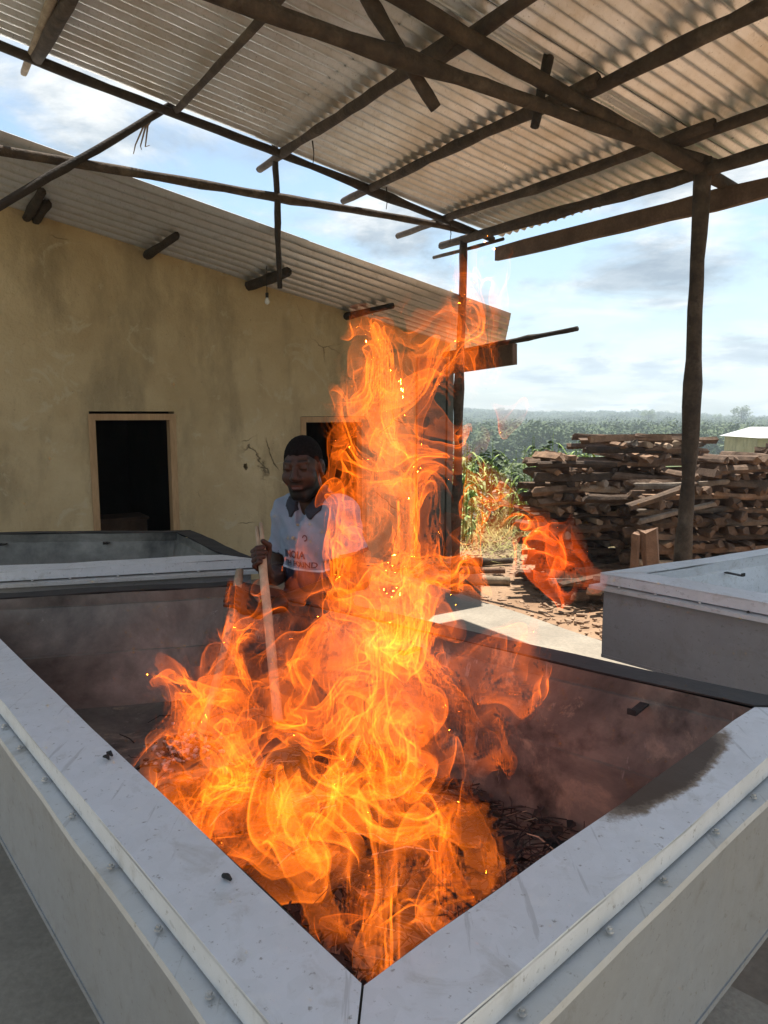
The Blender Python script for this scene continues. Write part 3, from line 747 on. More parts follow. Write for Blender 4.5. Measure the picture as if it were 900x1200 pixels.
def crib(o, yaw, W_, Dp, H_, label, group, zb=-.09, hfun=None):
    """crosswise stack: o = front left foot, W along x', layers alternate"""
    X = Vector((math.cos(yaw), math.sin(yaw), 0)); Y = Vector((-math.sin(yaw), math.cos(yaw), 0)); z = zb+.04; lay = 0
    while z < zb+H_+.02:
        hh_ = rng.uniform(.060, .071)
        if lay % 2 == 0:
            for col in range(max(1, int(round(W_/.62)))):
                x = (col+.5)*W_/max(1, round(W_/.62))+rng.uniform(-.05, .05)
                for row in range(3):
                    if hfun and z > zb+hfun(x): continue
                    y = row*Dp/2.2+rng.uniform(-.03, .05)
                    c = Vector(o)+X*x+Y*y; c.z = z+rng.uniform(-.012, .012)
                    add_log(c, yaw+rng.uniform(-.055, .055), label, group, rng.uniform(-.05, .05), pri=row*2)
        else:
            x = .04
            while x < W_:
                if not (hfun and z > zb+hfun(x)) and rng.random() < .9:
                    c = Vector(o)+X*x+Y*(.30+rng.uniform(-.07, .09)); c.z = z+rng.uniform(-.012, .012)
                    add_log(c, yaw+math.pi/2+rng.uniform(-.15, .15), label, group, rng.uniform(-.04, .04), pri=1)
                x += rng.uniform(.09, .16)
        z += hh_; lay += 1
GR = 'firewood logs stacked in the yard'
crib((1.74, 7.72, 0), .08, 1.6, .75, 1.62, LB_FAR, GR, hfun=lambda x: 1.46 if x < .72 else 1.64)
crib((2.52, 7.05, 0), .03, 2.1, .72, 1.60, LB_RIGHT, GR, hfun=lambda x: 1.12+x*.5 if x < .55 else (1.48 if x < 1.3 else 1.60))
# low spill in front of the left stack
for i in range(26):
    c = Vector((1.95+rng.uniform(0, .6), 7.05+rng.uniform(-.1, .55), -.05+rng.uniform(0, .30)))
    add_log(c, rng.uniform(-.5, .5), LB_LOW, GR, rng.uniform(-.1, .1))
# logs sticking out, diagonal ones
add_log((1.80, 7.66, .62), .06, LB_FAR, GR, .10); add_log((2.35, 7.4, .95), .1, LB_FAR, GR); add_log((2.62, 6.95, 1.02), .2, LB_RIGHT, GR, -.30, me=log_meshes[3]); add_log((2.75, 6.9, .86), .1, LB_RIGHT, GR, -.22, me=log_meshes[5])
# show the largest (nearest, in view) 296 singly, the rest as one heap
log_list.sort(key=lambda L: L[7])
single, rest = log_list[:296], log_list[296:]
def log_matrix(L): return Matrix.Translation(L[1]) @ Matrix.Rotation(L[2], 4, 'Z') @ Matrix.Rotation(L[3], 4, 'Y') @ Matrix.Rotation(L[4], 4, 'X')
for L in single:
    o = bpy.data.objects.new('firewood_log', L[0]); COL.objects.link(o); o.matrix_world = log_matrix(L); tag(o, L[5], 'log', L[6])
if rest:
    mb = MB()
    for L in rest:
        m_ = log_matrix(L); mb.add([m_ @ v.co for v in L[0].vertices], [tuple(p.vertices) for p in L[0].polygons])
    tag(mb.build('firewood', M['log']), kind='stuff')
# upright billet leaning against the foot of the stack
me = log_mesh(.84, .085, 'split'); me.materials.append(M['stump'])
o = link_mesh('firewood_log', me); o.matrix_world = Matrix.Translation((2.44, 6.62, .33)) @ Matrix.Rotation(1.45, 4, 'Y'); tag(o, 'thick reddish billet standing upright at the foot of the stacks', 'log')
me = log_mesh(.80, .06, 'split'); me.materials.append(M['stump'])
o = link_mesh('firewood_log', me); o.matrix_world = Matrix.Translation((2.27, 6.66, .31)) @ Matrix.Rotation(1.6, 4, 'Y'); tag(o, 'slimmer dark billet standing left of the thick upright billet', 'log')
# loose poles lying on the dirt by the post
for (u0, v0, u1, v1, r_, lab, mt) in ((535, 660, 600, 657, .052, 'round log lying rearmost on the dirt beside the shed post', 'bark'),
        (533, 668, 592, 669, .045, 'log lying in the middle of three logs on the dirt', 'stump'),
        (500, 677, 598, 681, .062, 'thick pale log lying on the dirt nearest the concrete floor edge', 'bark_pale')):
    a, b_ = P(u0, v0, -.03), P(u1, v1, -.03)
    tag(rough_pole(a, b_, r_, r_*.9, 8, .01).build('fallen_log', M[mt], smooth=True), lab, 'log')
# chips and stones scattered over the dirt
mb = MB(); mb2 = MB()
for i in range(5200):
    y = 5.2+rng.random()**1.3*6; x = rng.uniform(.35, 6.0)
    if (Vector((x, y, 0))-se0).dot(CDIR) < .05: continue
    s_ = rng.uniform(.008, .035)*(1.5 if rng.random() < .08 else 1); th_ = rng.uniform(0, 6.28)
    X = Vector((math.cos(th_), math.sin(th_), rng.uniform(-.3, .3))).normalized(); Y = X.cross(UP).normalized()
    (mb if rng.random() < .7 else mb2).box(Vector((x, y, -.085+s_*.1)), s_*rng.uniform(1, 2.6), s_, s_*rng.uniform(.3, .6), X, Y, X.cross(Y))
tag(mb.build('wood_chips', M['chips']), kind='stuff'); tag(mb2.build('stones', M['dirt']), kind='stuff')

# ------------------------------------------------------------------ vegetation beyond the yard
def blade(mb, base, d, L, w, droop, n=5, twist=0):
    """a strap leaf: rises, then droops"""
    side = d.cross(UP).normalized(); V = []; F = []
    for i in range(n+1):
        u = i/n; p = base+d*L*u*(.75+.1*u)+UP*(L*.65*u-droop*L*u*u*1.3); ww = w*(math.sin(math.pi*min(1, .12+u*.88)))**.7*(1-.35*u)
        V += [p-side*ww/2+UP*.12*ww, p, p+side*ww/2+UP*.12*ww]
    for i in range(n):
        for k_ in (0, 1): F.append((i*3+k_, i*3+k_+1, i*3+4+k_, i*3+3+k_))
    mb.add(V, F)
def maize_variant():
    h_ = rng.uniform(.95, 1.45); st = MB().tube([(0, 0, 0), (.01, 0, h_*.5), (.0, .01, h_)], [.014, .011, .004], 6)
    lf = []
    for i in range(9):
        a = i*2.6+rng.uniform(-.4, .4); z = h_*(.12+.09*i); m_ = MB(); blade(m_, Vector((0, 0, z)), Vector((math.cos(a), math.sin(a), 0)), rng.uniform(.35, .6)*(1-.03*i), .055, rng.uniform(.6, 1.1)); lf.append(py_mesh('leaf', m_.v, m_.f))
    return py_mesh('stem', st.v, st.f), lf
mv = [maize_variant() for _ in range(5)]
for s_, lf in mv:
    s_.materials.append(M['maize']); [l_.materials.append(M['maize']) for l_ in lf]
spots = []
for i in range(52):
    y = rng.uniform(10.4, 15.5); u = rng.uniform(520, 720); x = (u-450)/FPX*y
    spots.append((x, y))
for i, (x, y) in enumerate(spots):
    s_, lf = mv[i % 5]; r_ = empty('maize_plant', (x, y, terr(x, y)), 'maize plant '+('at the front' if y < 12 else 'in the middle' if y < 13.8 else 'at the back')+' of the plot, '+('by the post' if x/y < .115 else 'left of the firewood' if x/y < .2 else 'behind the firewood'), 'maize plant', 'maize plants beyond the yard')
    r_.rotation_euler = (0, 0, rng.uniform(0, 6.28)); sc_ = rng.uniform(.8, 1.15); r_.scale = (sc_,)*3
    for nm, me in [('stem', s_)]+[('leaf', l_) for l_ in lf]:
        o = bpy.data.objects.new(nm, me); COL.objects.link(o); o.parent = r_
def leaf_cloud(nl, rx, rz, size, seed):
    r2 = random.Random(seed); V = []; F = []
    cl = [(r2.gauss(0, .45), r2.gauss(0, .45), r2.uniform(-.7, .75), r2.uniform(.28, .55)) for _ in range(16)]
    for i in range(nl):
        c = r2.choice(cl); q = Vector((r2.gauss(0, 1), r2.gauss(0, 1), r2.gauss(0, 1))).normalized()*c[3]*r2.uniform(.6, 1.05)
        p = Vector(((c[0]+q.x)*rx, (c[1]+q.y)*rx, (c[2]+q.z)*rz)); a = Vector((r2.uniform(-1, 1), r2.uniform(-1, 1), r2.uniform(-.7, .5))).normalized(); b_ = a.orthogonal().normalized()
        s_ = size*r2.uniform(.6, 1.3); k_ = len(V); V += [p-a*s_, p-b_*s_*.45, p+a*s_, p+b_*s_*.45+UP*s_*.15]; F.append((k_, k_+1, k_+2, k_+3))
    return py_mesh('foliage', V, F)
bush_me = [leaf_cloud(700, .55, .5, .06, 40+i) for i in range(3)]
for b_ in bush_me: b_.materials.append(M['foliage'])
BL = ('nearest leafy green bush among the maize', 'leafy bush just left of the firewood top', 'leafy bush at the back middle of the maize plot', 'leafy bush half hidden by the left end of the firewood', 'leafy bush at the back left of the maize plot by the shed post', 'leafy bush behind the left firewood stack')
for i, (u, y, sc_) in enumerate(((600, 12.6, 1.0), (622, 13.8, 1.2), (578, 15.8, 1.1), (640, 15.0, 1.2), (548, 16.5, 1.2), (700, 14, 1.3))):
    x = (u-450)/FPX*y; r_ = empty('bush', (x, y, terr(x, y)), BL[i], 'bush', 'bushes among the maize')
    o = bpy.data.objects.new('foliage', bush_me[i % 3]); COL.objects.link(o); o.parent = r_; o.location = (0, 0, .48*sc_); o.scale = (sc_,)*3; o.rotation_euler = (0, 0, i*1.3)
    MB().tube([(0, 0, 0), (.02, .0, .35), (.06, .03, .7)], [.03, .022, .01], 6).build('stem', M['bark'], r_)
mb = MB()
for i in range(3600):
    y = rng.uniform(8.9, 16.5); u = rng.uniform(515, 700); x = (u-450)/FPX*y
    if y < 10 and rng.random() < .6: continue
    a = rng.uniform(0, 6.28); blade(mb, Vector((x, y, terr(x, y))), Vector((math.cos(a), math.sin(a), 0)), rng.uniform(.15, .42), .014, rng.uniform(.1, .6), 2)
tag(mb.build('grass', M['grass']), kind='stuff')
# forest filling the valley: one mass, crowns scattered by instancing
crowns = []
for i in range(5):
    me = leaf_cloud(650, 3.4+i*.3, 3.0+.3*i, .48, 70+i); me.materials.append(M['forest'])
    m_ = MB().tube([(0, 0, -7), (0.1, 0, -3), (0, .1, 1)], [.28, .2, .1], 5); 
    crowns.append(me)
pts = []
for i in range(9000):
    d = 165*math.exp(rng.random()*math.log(960/165)); a = R(rng.uniform(-2, 38)); x, y = d*math.sin(a), d*math.cos(a)
    if d > 250 and rng.random() < .1: continue
    pts.append((x, y, terr(x, y)+rng.uniform(.5, 2.8)))
pm = bpy.data.meshes.new('forest'); pm.from_pydata(pts, [], []); fo = link_mesh('forest', pm); tag(fo, kind='stuff')
pool = bpy.data.collections.new('crown_pool')
for i, me in enumerate(crowns):
    o = bpy.data.objects.new('crown', me); pool.objects.link(o)
ng = bpy.data.node_groups.new('scatter_crowns', 'GeometryNodeTree')
ng.interface.new_socket('Geometry', in_out='INPUT', socket_type='NodeSocketGeometry'); ng.interface.new_socket('Geometry', in_out='OUTPUT', socket_type='NodeSocketGeometry')
gi, go = ng.nodes.new('NodeGroupInput'), ng.nodes.new('NodeGroupOutput'); ip = ng.nodes.new('GeometryNodeInstanceOnPoints'); ci = ng.nodes.new('GeometryNodeCollectionInfo')
ci.inputs[0].default_value = pool; ci.inputs['Separate Children'].default_value = True; ci.inputs['Reset Children'].default_value = True; ip.inputs['Pick Instance'].default_value = True
rv = ng.nodes.new('FunctionNodeRandomValue'); rv.data_type = 'FLOAT'; rv.inputs[2].default_value = .5; rv.inputs[3].default_value = 1.3
rr_ = ng.nodes.new('FunctionNodeRandomValue'); rr_.data_type = 'FLOAT_VECTOR'; rr_.inputs[0].default_value = (0, 0, 0); rr_.inputs[1].default_value = (0.2, .2, 6.28)
ng.links.new(gi.outputs[0], ip.inputs['Points']); ng.links.new(ci.outputs[0], ip.inputs['Instance']); ng.links.new(rv.outputs[1], ip.inputs['Scale']); ng.links.new(rr_.outputs[0], ip.inputs['Rotation']); ng.links.new(ip.outputs[0], go.inputs[0])
md = fo.modifiers.new('scatter', 'NODES'); md.node_group = ng
# single trees that stand out on the skyline
for (u, vt, d, lab) in ((757, 479, 420, 'dark round tree standing out on the skyline left of the pole'), (865, 474, 380, 'tallest dark tree on the skyline right of the pole'), (838, 484, 500, 'small tree on the skyline just right of the pole')):
    x = (u-450)/FPX*d; zt = D(u, vt, d).z; zg = terr(x, d); hgt = zt-zg
    r_ = empty('tree', (x, d, zg), lab, 'tree'); o = bpy.data.objects.new('crown', crowns[2]); COL.objects.link(o); o.parent = r_; k_ = hgt*.32/4.6; o.scale = (k_*1.2, k_*1.2, k_); o.location = (0, 0, hgt*.70)
    MB().tube([(0, 0, 0), (.2, 0, hgt*.4), (0, 0, hgt*.8)], [.5, .35, .12], 7).build('trunk', M['bark'], r_)
# low tin-roofed building beyond the stacks
d = 48.0; xa, xb = (862-450)/FPX*d, (862-450)/FPX*d+9; zt = D(880, 503, d).z; ze = D(880, 513, d-2).z; zg = terr(xa, d)
fb = empty('far_building', ((xa+xb)/2, d, zg), 'low building with pale tin roof beyond the right firewood stack', 'building'); m_ = MB(); m_.box((0, 0, (ze-zg)/2), 8.6, 4.4, ze-zg); m_.build('wall', M['plaster'], fb)
m_ = MB(); hx = (xb-xa)/2; m_.add([(-hx, -2.6, ze-zg), (hx, -2.6, ze-zg), (hx-.8, 0, zt-zg+.15), (-hx+.8, 0, zt-zg+.15), (-hx, 2.6, ze-zg), (hx, 2.6, ze-zg)], [(0, 1, 2, 3), (3, 2, 5, 4), (0, 3, 4), (1, 5, 2), (0, 4, 5, 1)]); m_.build('roof', M['tin'], fb)
# pale concrete step on the floor beside the vat, bottom right of the view
a, b_ = P(700, 1074, .10), P(1000, 1230, .10); e = (b_-a).normalized(); nn_ = Vector((e.y, -e.x, 0))
V, F = prism([a-e*.3, b_+e*2.5, b_+e*2.5+nn_*1.6, a-e*.3+nn_*1.6][::-1], .004, .10); tag(link_mesh('concrete_step', py_mesh('concrete_step', V, F), M['support']), kind='structure')
#@@PART3@@
# ------------------------------------------------------------------ implicit surfaces (surface nets)
def surface_nets(Fv, org, h):
    nx, ny, nz = Fv.shape; s = Fv < 0
    c8 = [(i, j, k) for i in (0, 1) for j in (0, 1) for k in (0, 1)]
    cnt = np.zeros((nx-1, ny-1, nz-1), np.int8)
    for i, j, k in c8: cnt += s[i:nx-1+i, j:ny-1+j, k:nz-1+k]
    mixed = (cnt > 0) & (cnt < 8); idx = np.argwhere(mixed); n = len(idx)
    vmap = -np.ones(mixed.shape, np.int32); vmap[mixed] = np.arange(n)
    vals = np.stack([Fv[idx[:, 0]+i, idx[:, 1]+j, idx[:, 2]+k] for i, j, k in c8], 1)
    cp = np.array(c8, np.float32); acc = np.zeros((n, 3), np.float32); num = np.zeros(n, np.float32)
    for a in range(8):
        for b_ in range(a+1, 8):
            if sum(abs(cp[a]-cp[b_])) != 1: continue
            va, vb = vals[:, a], vals[:, b_]; m_ = (va < 0) != (vb < 0)
            tt = va/(va-vb+1e-12); p = cp[a]+(cp[b_]-cp[a])*tt[:, None]
            acc += np.where(m_[:, None], p, 0); num += m_
    V = (idx+acc/num[:, None])*h+np.array(org, np.float32); Q = []
    for ax in range(3):
        o1, o2 = [(1, 2), (2, 0), (0, 1)][ax]
        sl = [slice(None)]*3; sl2 = [slice(None)]*3; sl[ax] = slice(0, -1); sl2[ax] = slice(1, None)
        e = s[tuple(sl)] != s[tuple(sl2)]; inv = s[tuple(sl)]
        ii = np.argwhere(e); ok = (ii[:, o1] > 0) & (ii[:, o2] > 0) & (ii[:, o1] < Fv.shape[o1]-1) & (ii[:, o2] < Fv.shape[o2]-1); ii = ii[ok]
        def g(d1, d2):
            q = ii.copy(); q[:, o1] -= d1; q[:, o2] -= d2; return vmap[q[:, 0], q[:, 1], q[:, 2]]
        f_ = np.stack([g(1, 1), g(0, 1), g(0, 0), g(1, 0)], 1); flip = ~inv[ii[:, 0], ii[:, 1], ii[:, 2]]
        f_[flip] = f_[flip][:, ::-1]; Q.append(f_)
    Q = np.concatenate(Q); Q = Q[(Q >= 0).all(1)]
    return V, Q
class SDF:
    def __init__(s, lo, hi, h):
        s.lo = np.array(lo, np.float32); s.h = h; s.n = np.ceil((np.array(hi)-s.lo)/h).astype(int)+1
        s.F = np.full(s.n, .3, np.float32)
    def _box(s, lo, hi):
        a = np.maximum(np.floor((np.array(lo)-s.lo)/s.h).astype(int), 0); b_ = np.minimum(np.ceil((np.array(hi)-s.lo)/s.h).astype(int)+1, s.n)
        sl = tuple(slice(a[i], b_[i]) for i in range(3))
        ax = [s.lo[i]+s.h*np.arange(a[i], b_[i], dtype=np.float32) for i in range(3)]
        return sl, np.meshgrid(*ax, indexing='ij')
    def blend(s, sl, d, k, sub=False):
        F0 = s.F[sl]
        if sub:
            d = -d; hh_ = np.clip(.5-.5*(F0-d)/k, 0, 1); s.F[sl] = F0*(1-hh_)+d*hh_+k*hh_*(1-hh_)
        else:
            hh_ = np.clip(.5+.5*(F0-d)/k, 0, 1); s.F[sl] = F0*(1-hh_)+d*hh_-k*hh_*(1-hh_)
    def cap(s, a, b_, ra, rb=None, k=.01, sub=False, squash=None):
        rb = ra if rb is None else rb; a, b_ = np.array(a, float), np.array(b_, float); m_ = max(ra, rb)+k*1.5+.03
        sl, (X, Y, Z) = s._box(np.minimum(a, b_)-m_, np.maximum(a, b_)+m_)
        d = b_-a; L2 = max(d@d, 1e-9); tt = np.clip(((X-a[0])*d[0]+(Y-a[1])*d[1]+(Z-a[2])*d[2])/L2, 0, 1)
        D_ = np.sqrt((X-a[0]-tt*d[0])**2+(Y-a[1]-tt*d[1])**2+(Z-a[2]-tt*d[2])**2)-(ra+(rb-ra)*tt)
        s.blend(sl, D_, k, sub); return s
    def ell(s, c, r, fr=None, k=.01, sub=False):
        c = np.array(c, float); r = np.array(r, float); m_ = max(r)+k*1.5+.03
        sl, (X, Y, Z) = s._box(c-m_, c+m_); P_ = [X-c[0], Y-c[1], Z-c[2]]
        if fr is not None: P_ = [P_[0]*f_[0]+P_[1]*f_[1]+P_[2]*f_[2] for f_ in fr]
        k0 = np.sqrt(sum((P_[i]/r[i])**2 for i in range(3))); k1 = np.sqrt(sum((P_[i]/r[i]**2)**2 for i in range(3)))+1e-6
        s.blend(sl, k0*(k0-1)/k1, k, sub); return s
    def mesh(s, name): V, Q = surface_nets(s.F, s.lo, s.h); return np_mesh(name, V, Q), V, Q

# ------------------------------------------------------------------ the man at the fire
PB = Vector((-.265, 2.98, 0))
Fw = Vector((-.60, -.80, 0)).normalized(); Hw = Vector((-.22, -.975, 0)).normalized(); Lf = Vector((-Fw.y, Fw.x, 0)); Lf = Lf if Lf.x > 0 else -Lf
def pw(l, f, z): return PB+Lf*l+Fw*f+UP*z
def place_head():
    hc = PB+Hw*.075+UP*1.568+Vector((-.035, 0, 0))
    hf = (Hw+UP*-.13+Vector((-.02, 0, 0))).normalized(); hl = (Vector((-Hw.y, Hw.x, 0))+UP*.05).normalized(); hl = (hl-hf*hl.dot(hf)).normalized(); hu = hl.cross(hf); hu = hu if hu.z > 0 else -hu
    return hc, hl, hf, hu
HC, HL, HF, HU = place_head(); HS = .94
def hp(l, f, u): return HC+(HL*l+HF*f+HU*u)*HS
FR = [np.array(HL), np.array(HF), np.array(HU)]
# the stick he works the fire with and the pole in his other hand
st_top, st_bot = D(303, 614, 2.66), D(326, 846, 2.12)
p2_top, p2_bot = D(281, 668, 2.58), D(233, 868, 2.22)
sa = (st_top-st_bot).normalized(); pa = (p2_top-p2_bot).normalized()
rh = D(306, 657, 0); rr = ray(307, 657); tt = (st_top-EYE)
def on_line(a, d, v_target):
    best = None
    for i in range(400):
        q = a-d*(i*.003); r = q-EYE; dz = r.y*CP-r.z*SP; v = 600-FPX*(r.y*SP+r.z*CP)/dz
        if best is None or abs(v-v_target) < best[0]: best = (abs(v-v_target), q)
    return best[1]
RH = on_line(st_top, sa, 655); LH = on_line(p2_top, pa, 703)
sh_r, el_r = pw(-.145, .02, 1.380), pw(-.205, .03, 1.11)
sh_l, el_l = pw(.145, .03, 1.400), pw(.205, -.01, 1.135)
body = SDF((-.78, 2.30, -.01), (.22, 3.30, 1.74), .0048)
# trunk, neck, legs (clothed parts stay a little inside the clothes)
body.ell(pw(0, .0, 1.00), (.145, .10, .13), [np.array(Lf), np.array(Fw), np.array(UP)], .04)
body.ell(pw(0, .01, 1.20), (.125, .090, .20), [np.array(Lf), np.array(Fw), np.array(UP)], .04)
body.cap(sh_r, sh_l, .052, .052, .05)
body.cap(pw(0, .0, 1.38), hp(0, -.02, -.06), .058, .052, .03)
for sgn in (-1, 1):
    hip, kn, an = pw(.085*sgn, 0, .95), pw(.10*sgn, .04, .52), pw(.115*sgn, -.01, .10)
    body.cap(hip, kn, .080, .055, .03); body.cap(kn, an, .052, .036, .02); body.cap(an-UP*.04, an-UP*.05+Fw*.15, .038, .03, .02)
def arm(sh, el, hand, axis, side, rst):
    """upper arm, forearm and a hand closed round a stick"""
    body.cap(sh, el, .050, .040, .02)
    toel = (el-hand); toel = (toel-axis*toel.dot(axis)).normalized()      # from the stick towards the forearm
    q = axis.cross(toel).normalized()
    palm = hand+toel*(rst+.020); wrist = hand+toel*(rst+.085)-axis*.010
    body.cap(el, el.lerp(wrist, .35), .040, .041, .015); body.cap(el.lerp(wrist, .35), wrist, .041, .026, .015)
    fr = [np.array(q), np.array(toel), np.array(axis)]
    body.ell(palm+toel*.012+q*.006*side, (.019, .040, .043), fr, .015); body.cap(wrist, palm, .026, .024, .012)
    Rr = rst+.0095
    for i in range(4):
        off_ = axis*(.032-.0205*i); rf_ = (.0098, .0102, .0098, .0088)[i]; prev = None; ln = (1.0, 1.08, 1.0, .86)[i]
        for a in (10, 55, 105, 155, 205*ln):
            ca, sa_ = math.cos(R(a)), math.sin(R(a)); p_ = hand+off_+(toel*ca+q*side*sa_)*(Rr+(.010 if a == 10 else .004 if a == 105 else 0))
            if prev is not None: body.cap(prev, p_, rf_*(1.05 if a < 100 else 1), rf_*(.92 if a > 150 else 1), .0028)
            prev = p_
    t0, t1, t2, t3 = palm+axis*.020-q*side*.012, palm-q*side*(.022)+axis*.040-toel*.012, hand-q*side*(Rr+.004)+axis*.052, hand-q*side*Rr*.5+axis*.058-toel*(Rr*.95)
    body.cap(t0, t1, .015, .013, .008); body.cap(t1, t2, .0125, .0115, .004); body.cap(t2, t3, .0112, .0092, .003)
    return wrist
wr_r = arm(sh_r, el_r, RH, sa, 1, .015); wr_l = arm(sh_l, el_l, LH, pa, -1, .014)
# head
body.ell(hp(0, -.012, .035), (.076*HS, .096*HS, .094*HS), FR, .02)
body.ell(hp(0, .022, -.035), (.065*HS, .076*HS, .084*HS), FR, .025)
body.ell(hp(0, .058, -.098), (.030, .026, .022), FR, .018)
body.cap(hp(-.050, .0, -.065), hp(-.020, .062, -.100), .020, .018, .02); body.cap(hp(.050, .0, -.065), hp(.020, .062, -.100), .020, .018, .02)
for sg in (-1, 1):
    body.ell(hp(.034*sg, .094, .022), (.019, .012, .011), FR, .012, True)                 # eye sockets
    body.ell(hp(.033*sg, .0815, .019), (.0165, .010, .0105), FR, .004)                    # closed lids
    body.cap(hp(.014*sg, .086, .040), hp(.046*sg, .074, .043), .0085, .0075, .016)         # brow ridge
    body.ell(hp(.042*sg, .062, -.022), (.028, .027, .026), FR, .02)                      # raised cheeks
    body.cap(hp(.020*sg, .090, -.018), hp(.034*sg, .080, -.055), .003, .003, .008)         # smile folds
    body.ell(hp(.0145*sg, .099, -.022), (.011, .012, .009), FR, .005)
    body.ell(hp(.0805*sg, -.008, .002), (.010, .022, .033), FR, .006); body.ell(hp(.0885*sg, .0, .004), (.005, .010, .016), FR, .004, True)
body.cap(hp(0, .089, .026), hp(0, .109, -.016), .0085, .0135, .008); body.ell(hp(0, .108, -.019), (.014, .012, .010), FR, .006)
body.cap(hp(-.024, .086, -.052), hp(.024, .086, -.052), .0075, .0075, .006); body.cap(hp(-.020, .086, -.064), hp(.020, .086, -.064), .0085, .0085, .006)
body.cap(hp(-.027, .094, -.0575), hp(.027, .094, -.0575), .0028, .0028, .003, True)
me, V, Q = body.mesh('body')
# skin tone per vertex: beard, lips and eyelid line belong to the man himself
rel = (V-np.array(HC))/HS; hl_, hf_, hu_ = rel@FR[0], rel@FR[1], rel@FR[2]; inh = (np.abs(hl_) < .10) & (np.abs(hf_) < .14) & (np.abs(hu_) < .14)
col = np.tile(np.array([.046, .023, .0145, 1.0], np.float32), (len(V), 1)); nse = NR.uniform(.9, 1.1, len(V)).astype(np.float32)
def sm(x, a, b_): return np.clip((x-a)/(b_-a), 0, 1)
beard = inh*sm(-hu_, .050, .066)*sm(hf_, -.045, -.02)
beard = np.maximum(beard, inh*(np.abs(hl_) > .050)*sm(-hu_, -.012, .02)*sm(hf_, -.03, -.01)*sm(-hf_, -.075, -.045))
fade = inh*(np.abs(hl_) > .045)*sm(hu_, .020, .045)*sm(-hf_, -.085, -.045)*.9; beard = np.maximum(beard, fade)
must = inh*sm(.012-np.abs(hu_+.041), 0, .006)*sm(.034-np.abs(hl_), 0, .008)*(hf_ > .07); beard = np.maximum(beard, must*.85)
lips = inh*sm(.011-np.abs(hu_+.058), 0, .004)*sm(.027-np.abs(hl_), 0, .006)*(hf_ > .07); beard = beard*(1-lips)
brow = inh*sm(.0055-np.abs(hu_-.046-.002), 0, .003)*sm(.021-np.abs(np.abs(hl_)-.031), 0, .006)*(hf_ > .05)
lid = inh*sm(.0028-np.abs(hu_-.0135-.05*(np.abs(hl_)-.033)), 0, .0015)*sm(.016-np.abs(np.abs(hl_)-.033), 0, .004)*(hf_ > .05)
def tint(w, c):
    global col
    w = w[:, None].astype(np.float32); col[:, :3] = col[:, :3]*(1-w)+np.array(c, np.float32)*w
tint(lips, (.085, .040, .032)); tint(beard, (.008, .007, .006)); tint(brow*.9, (.008, .007, .006)); tint(lid, (.008, .005, .004))
tint(inh*sm(hu_, .046, .054)*sm(-hf_+.0, -.05, 0)*.0, (0, 0, 0)); col[:, :3] *= nse[:, None]
at = me.color_attributes.new('tone', 'FLOAT_COLOR', 'POINT'); at.data.foreach_set('color', col.ravel())
m, t, b = new_mat('skin'); ca = t.new('ShaderNodeVertexColor'); ca.layer_name = 'tone'
t.ln(ca.outputs[0], b.inputs['Base Color']); b.inputs['Roughness'].default_value = .45; b.inputs['Specular IOR Level'].default_value = .22; b.inputs['Subsurface Weight'].default_value = .0
bump(t, b, t.noise(obj_co(t), 260, 3, .6), .12, .001); M['skin'] = m
person = empty('person', PB, 'man in light blue polo shirt behind the burning vat holding a peeled stick', 'person')
keep(link_mesh('body', me, M['skin'], None, True), person)
# hair: a close cap over the skull with a straight front line
hair = SDF(np.array(HC)-.16, np.array(HC)+.17, .005)
hair.ell(hp(0, -.014, .040), (.0785*HS, .0985*HS, .0985*HS), FR, .01)
ax = [hair.lo[i]+hair.h*np.arange(hair.n[i]) for i in range(3)]; G = np.meshgrid(*ax, indexing='ij'); rl = [(G[i]-HC[i])/HS for i in range(3)]
gl, gf, gu = [sum(rl[i]*FR[k_][i] for i in range(3)) for k_ in range(3)]
cut = np.maximum((.062-.35*np.abs(gl)*0-gu)*(gf > -.5), -9)
line = np.where(gf > .018, .074-.10*(gl*gl)/.0064*.12, np.where(gf > -.022, .010, -.045)); line = np.interp(gf.ravel(), [-.12, -.03, -.005, .030, .062, .12], [-.055, -.045, .0, .040, .068, .074]).reshape(gf.shape)
line = line+.0035*np.sin(gl*160)*np.sin(gf*120+1)+.10*np.clip(np.abs(gl)-.045, 0, .02)*-1
hair.F = np.maximum(hair.F+.0018*np.sin(G[0]*900)*np.sin(G[1]*870)*np.sin(G[2]*910), (line-gu)*HS).astype(np.float32)
hme, _, _ = hair.mesh('hair')
M['hair'] = varied('short_black_hair', (.006, .005, .005), (.016, .014, .013), 120, .95, None, .9, .004, fine=300, spec=.05)
keep(link_mesh('hair', hme, M['hair'], None, True), person)
# polo shirt
shirt = SDF((-.66, 2.62, .98), (.16, 3.26, 1.50), .0055)
fr = [np.array(Lf), np.array(Fw), np.array(UP)]
shirt.ell(pw(0, .005, 1.04), (.155, .120, .12), fr, .03); shirt.ell(pw(0, .01, 1.16), (.152, .120, .18), fr, .05); shirt.ell(pw(0, .02, 1.28), (.155, .120, .14), fr, .05)
shirt.cap(sh_r, sh_l, .070, .070, .05); shirt.cap(pw(0, .005, 1.38), pw(0, .02, 1.445), .075, .060, .03)
for sh, el in ((sh_r, el_r), (sh_l, el_l)):
    e2 = sh.lerp(el, .62); shirt.cap(sh, e2, .062, .064, .025)
ax = [shirt.lo[i]+shirt.h*np.arange(shirt.n[i], dtype=np.float32) for i in range(3)]; G = np.meshgrid(*ax, indexing='ij')
shirt.F += (.0042*np.sin(G[2]*46+G[0]*38+2*np.sin(G[0]*17))*np.sin(G[0]*21+G[2]*9)+.003*np.sin(G[2]*90+G[0]*55+1.3)*np.sin(G[1]*40)).astype(np.float32)
